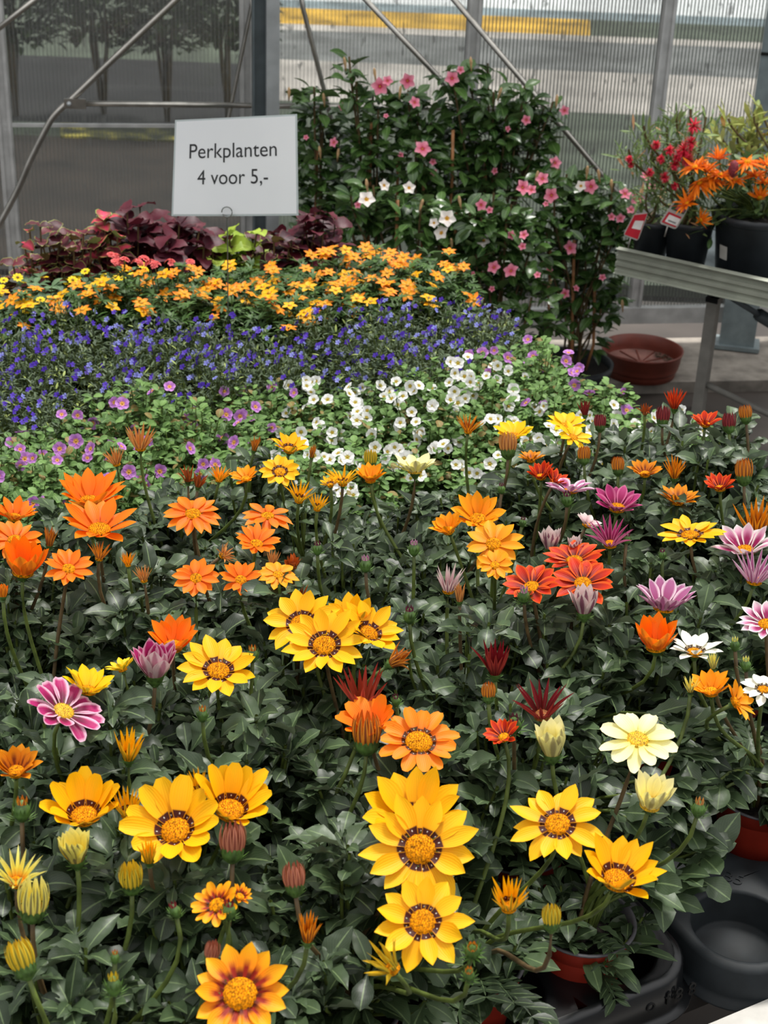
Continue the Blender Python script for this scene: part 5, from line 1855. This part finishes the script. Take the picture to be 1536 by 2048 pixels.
for x, y, wpx, cup, lean in ost_heads:
    rg = random.Random(x)
    c = aty(x, y, b2.y - .10)
    tc_ = (CAM - c).normalized()
    n = tc_ * .5 + (CR * math.cos(R(lean)) + CU * math.sin(R(lean))) * .85
    mb = MB()
    rm = wpx * .62 * 3.65 / FPX
    ax = frame(n)
    for k in range(18):
        petal(mb, c - b2, ax, k * 2 * PI / 18 + rg.uniform(-.1, .1), rm * .12, rm * rg.uniform(.8, 1.05), rm * .20, R(cup) + rg.gauss(0, .25), rg.gauss(-.2, .4), P_SPIKE, rg, k, cur=.5, twist=rg.gauss(0, .5))
    h = mb.obj('flower_head', M_OST, ost_t)
    mb = MB(); mb.lathe([(rm * .2, 0), (rm * .15, rm * .1), (.0003, rm * .12)], c - b2, 8, 0, ax); mb.obj('disc', MT['disc'], h)
    mb = MB()
    mb.tube(bez(Vector((0, 0, .12)), Vector((0, 0, .2)), c - b2 - UPZ * .05, c - b2, 6), .0018, 5); mb.obj('flower_stem', MT['stem'], ost_t)
c = aty(1467, 338, b2.y - .11) - b2
mb = MB(); mb.lathe([(.0005, -.02), (.009, -.013), (.012, 0), (.009, .014), (.0005, .02)], c, 12); mb.obj('seed_head', plain('dark_pink_bud', (140, 50, 60), .7, var=.3, scale=300), ost_t)
mb = MB()
st_ = b2 + (CAM - b2).to_2d().to_3d().normalized() * .0895
dd = (CAM - b2).to_2d().to_3d().normalized()
an = math.atan2(dd.y, dd.x) - R(47)
rows = []
for z in (.045, .078):
    rows.append([Vector(((.0688 + z * .14) * math.cos(an + s), (.0688 + z * .14) * math.sin(an + s), z)) for s in (-.16, -.08, 0, .08, .16)])
mb.grid(rows)
rows = [[v * 1.0 + Vector((v.x, v.y, 0)).normalized() * .004 for v in r_] for r_ in rows]
mb.grid(rows)
mb.obj('price_label', whitem, ost_t)
# yellow-leaved shrub behind, at the right border
b3 = bench_pos(1540, .34)
blobplant('potted_yellow_shrub', 'yellow-green leaved shrub at the right border behind the orange daisies', 'potted plant', b3.y,
          [(1440, 285, 26), (1455, 250, 16), (1470, 290, 40), (1510, 280, 44), (1540, 290, 40), (1505, 245, 20), (1520, 220, 12), (1500, 320, 36), (1545, 250, 24)],
          'leaf_euo', LANC, .035, .065, .26, 46, 34, (), Gb, (.08, .13), base=b3, elr=(0, 80), curl=(-30, 0))


# care tags
def care_tag(pts, Y, label, cols, lines=True):
    P = [aty(x, y, Y) for x, y in pts]     # tl, tr, br, bl
    mid = sum(P, Vector()) / 4
    t = thing('care_tag', mid, label, 'plant tag')
    n = (P[1] - P[0]).cross(P[3] - P[0]).normalized()
    if n.dot(CAM - mid) < 0: n = -n

    def quad(u0, u1, v0, v1, off, m, name):
        mb = MB()
        q = [P[0].lerp(P[1], u).lerp(P[3].lerp(P[2], u), v) - mid for u, v in ((u0, v0), (u1, v0), (u1, v1), (u0, v1))]
        k = .12 if off == 0 else 0
        pts_ = []
        for i in range(4):
            a, b, c_ = q[i - 1], q[i], q[(i + 1) % 4]
            if k: pts_ += [b.lerp(a, k), b.lerp(a, k * .3).lerp(c_, k * .3), b.lerp(c_, k)]
            else: pts_.append(b)
        N = len(pts_)
        for p_ in pts_: mb.v.append(p_ + n * (off + .0006))
        for p_ in pts_: mb.v.append(p_ + n * (off - .0004))
        mb.face(tuple(range(N))); mb.face(tuple(range(N, 2 * N))[::-1])
        for i in range(N): mb.face((i, i + N, (i + 1) % N + N, (i + 1) % N))
        mb.obj(name, m, t, False)
    quad(0, 1, 0, 1, 0, whitem, 'card')
    for (u0, u1, v0, v1, c_, nm) in cols: quad(u0, u1, v0, v1, .001 + .0006 * cols.index((u0, u1, v0, v1, c_, nm)), c_, nm)
    mb = MB()
    bt = (P[2] + P[3]) / 2 - mid
    mb.tube([bt - UPZ * .0, bt - UPZ * .03 + n * -.02], .0015, 6)
    mb.obj('tag_stake', whitem, t)


redp = plain('tag_red', (196, 30, 50), .4); grnp = plain('tag_green', (52, 90, 60), .4); pnkp = plain('tag_pink', (226, 90, 110), .4); grytxt = plain('tag_grey', (130, 132, 130), .5); offw = plain('tag_offwhite', (236, 232, 228), .4)
care_tag([(1350, 399), (1379, 413), (1352, 459), (1318, 446)], b1.y - .12, 'white care tag with a red flower picture, leaning before the middle bench pot',
         [(.1, .92, .06, .36, grnp, 'picture'), (.35, .85, .08, .30, pnkp, 'flower_print'), (.08, .9, .48, .92, redp, 'border_print'), (.2, .9, .56, .86, offw, 'text_panel'), (.32, .78, .74, .80, grytxt, 'barcode_print')])
care_tag([(1268, 428), (1297, 424), (1276, 482), (1246, 470)], b0.y - .10, 'red care tag hanging at the left end of the bench beside the mandevilla',
         [(.06, .94, .05, .95, redp, 'picture'), (.3, .9, .30, .62, offw, 'text_panel')])

# ------------------------------------------------------------------ saucer on the kerb
sc_ = atz(1286, 686, .128)
rs = 82 * (sc_ - CAM).dot(FW) / FPX
sau = thing('plant_saucer', (sc_.x, sc_.y, .0355), 'large round terracotta-brown plastic plant saucer on the floor by the wall', 'saucer')
brn = plain('brown_saucer_plastic', (124, 58, 44), .45, var=.1)
brn2 = plain('dusty_saucer_floor', (150, 106, 96), .8, var=.2, scale=25)
mb = MB()
mb.lathe([(.001, .02), (rs * .9, .02), (rs * .93, .03), (rs * .945, .045), (rs * .955, .046), (rs * .96, .06), (rs * .97, .061), (rs * .985, .072), (rs, .074), (rs * 1.0, .078), (rs * .965, .077), (rs * .93, .045), (rs * .9, .032)], (0, 0, 0), 56)
mb.lathe([(rs * .84, .0), (rs * .86, .0), (rs * .88, .022)], (0, 0, 0), 56)
mb.obj('rim', brn, sau)
mb = MB()
mb.lathe([(rs * .915, .034), (rs * .88, .031), (.0005, .031)], (0, 0, 0), 40)
mb.obj('dish', brn2, sau)
mb = MB()
for k in range(12):
    a = k * PI / 6
    mb.box((rs * .45 * math.cos(a), rs * .45 * math.sin(a), .0325), (rs * .78, .003, .003), (Vector((math.cos(a), math.sin(a), 0)), Vector((-math.sin(a), math.cos(a), 0)), UPZ))
mb.lathe([(.012, .033), (.010, .036), (.0005, .036)], (0, 0, 0), 12)
mb.obj('ribs', brn, sau, False)
rg = random.Random(8)
mb = MB()
for k in range(60):
    a = rg.gauss(.6, .35); q = rs * rg.uniform(.6, .88)
    leaf(mb, (q * math.cos(a), q * math.sin(a), .034), rg.uniform(0, 6.28), R(rg.uniform(0, 25)), rg.uniform(.006, .016), .004, OVAL[::2], 0, idn=k)
o = mb.obj('debris', plain('dry_debris', (70, 60, 40), .9), sau)
o['kind'] = 'stuff'
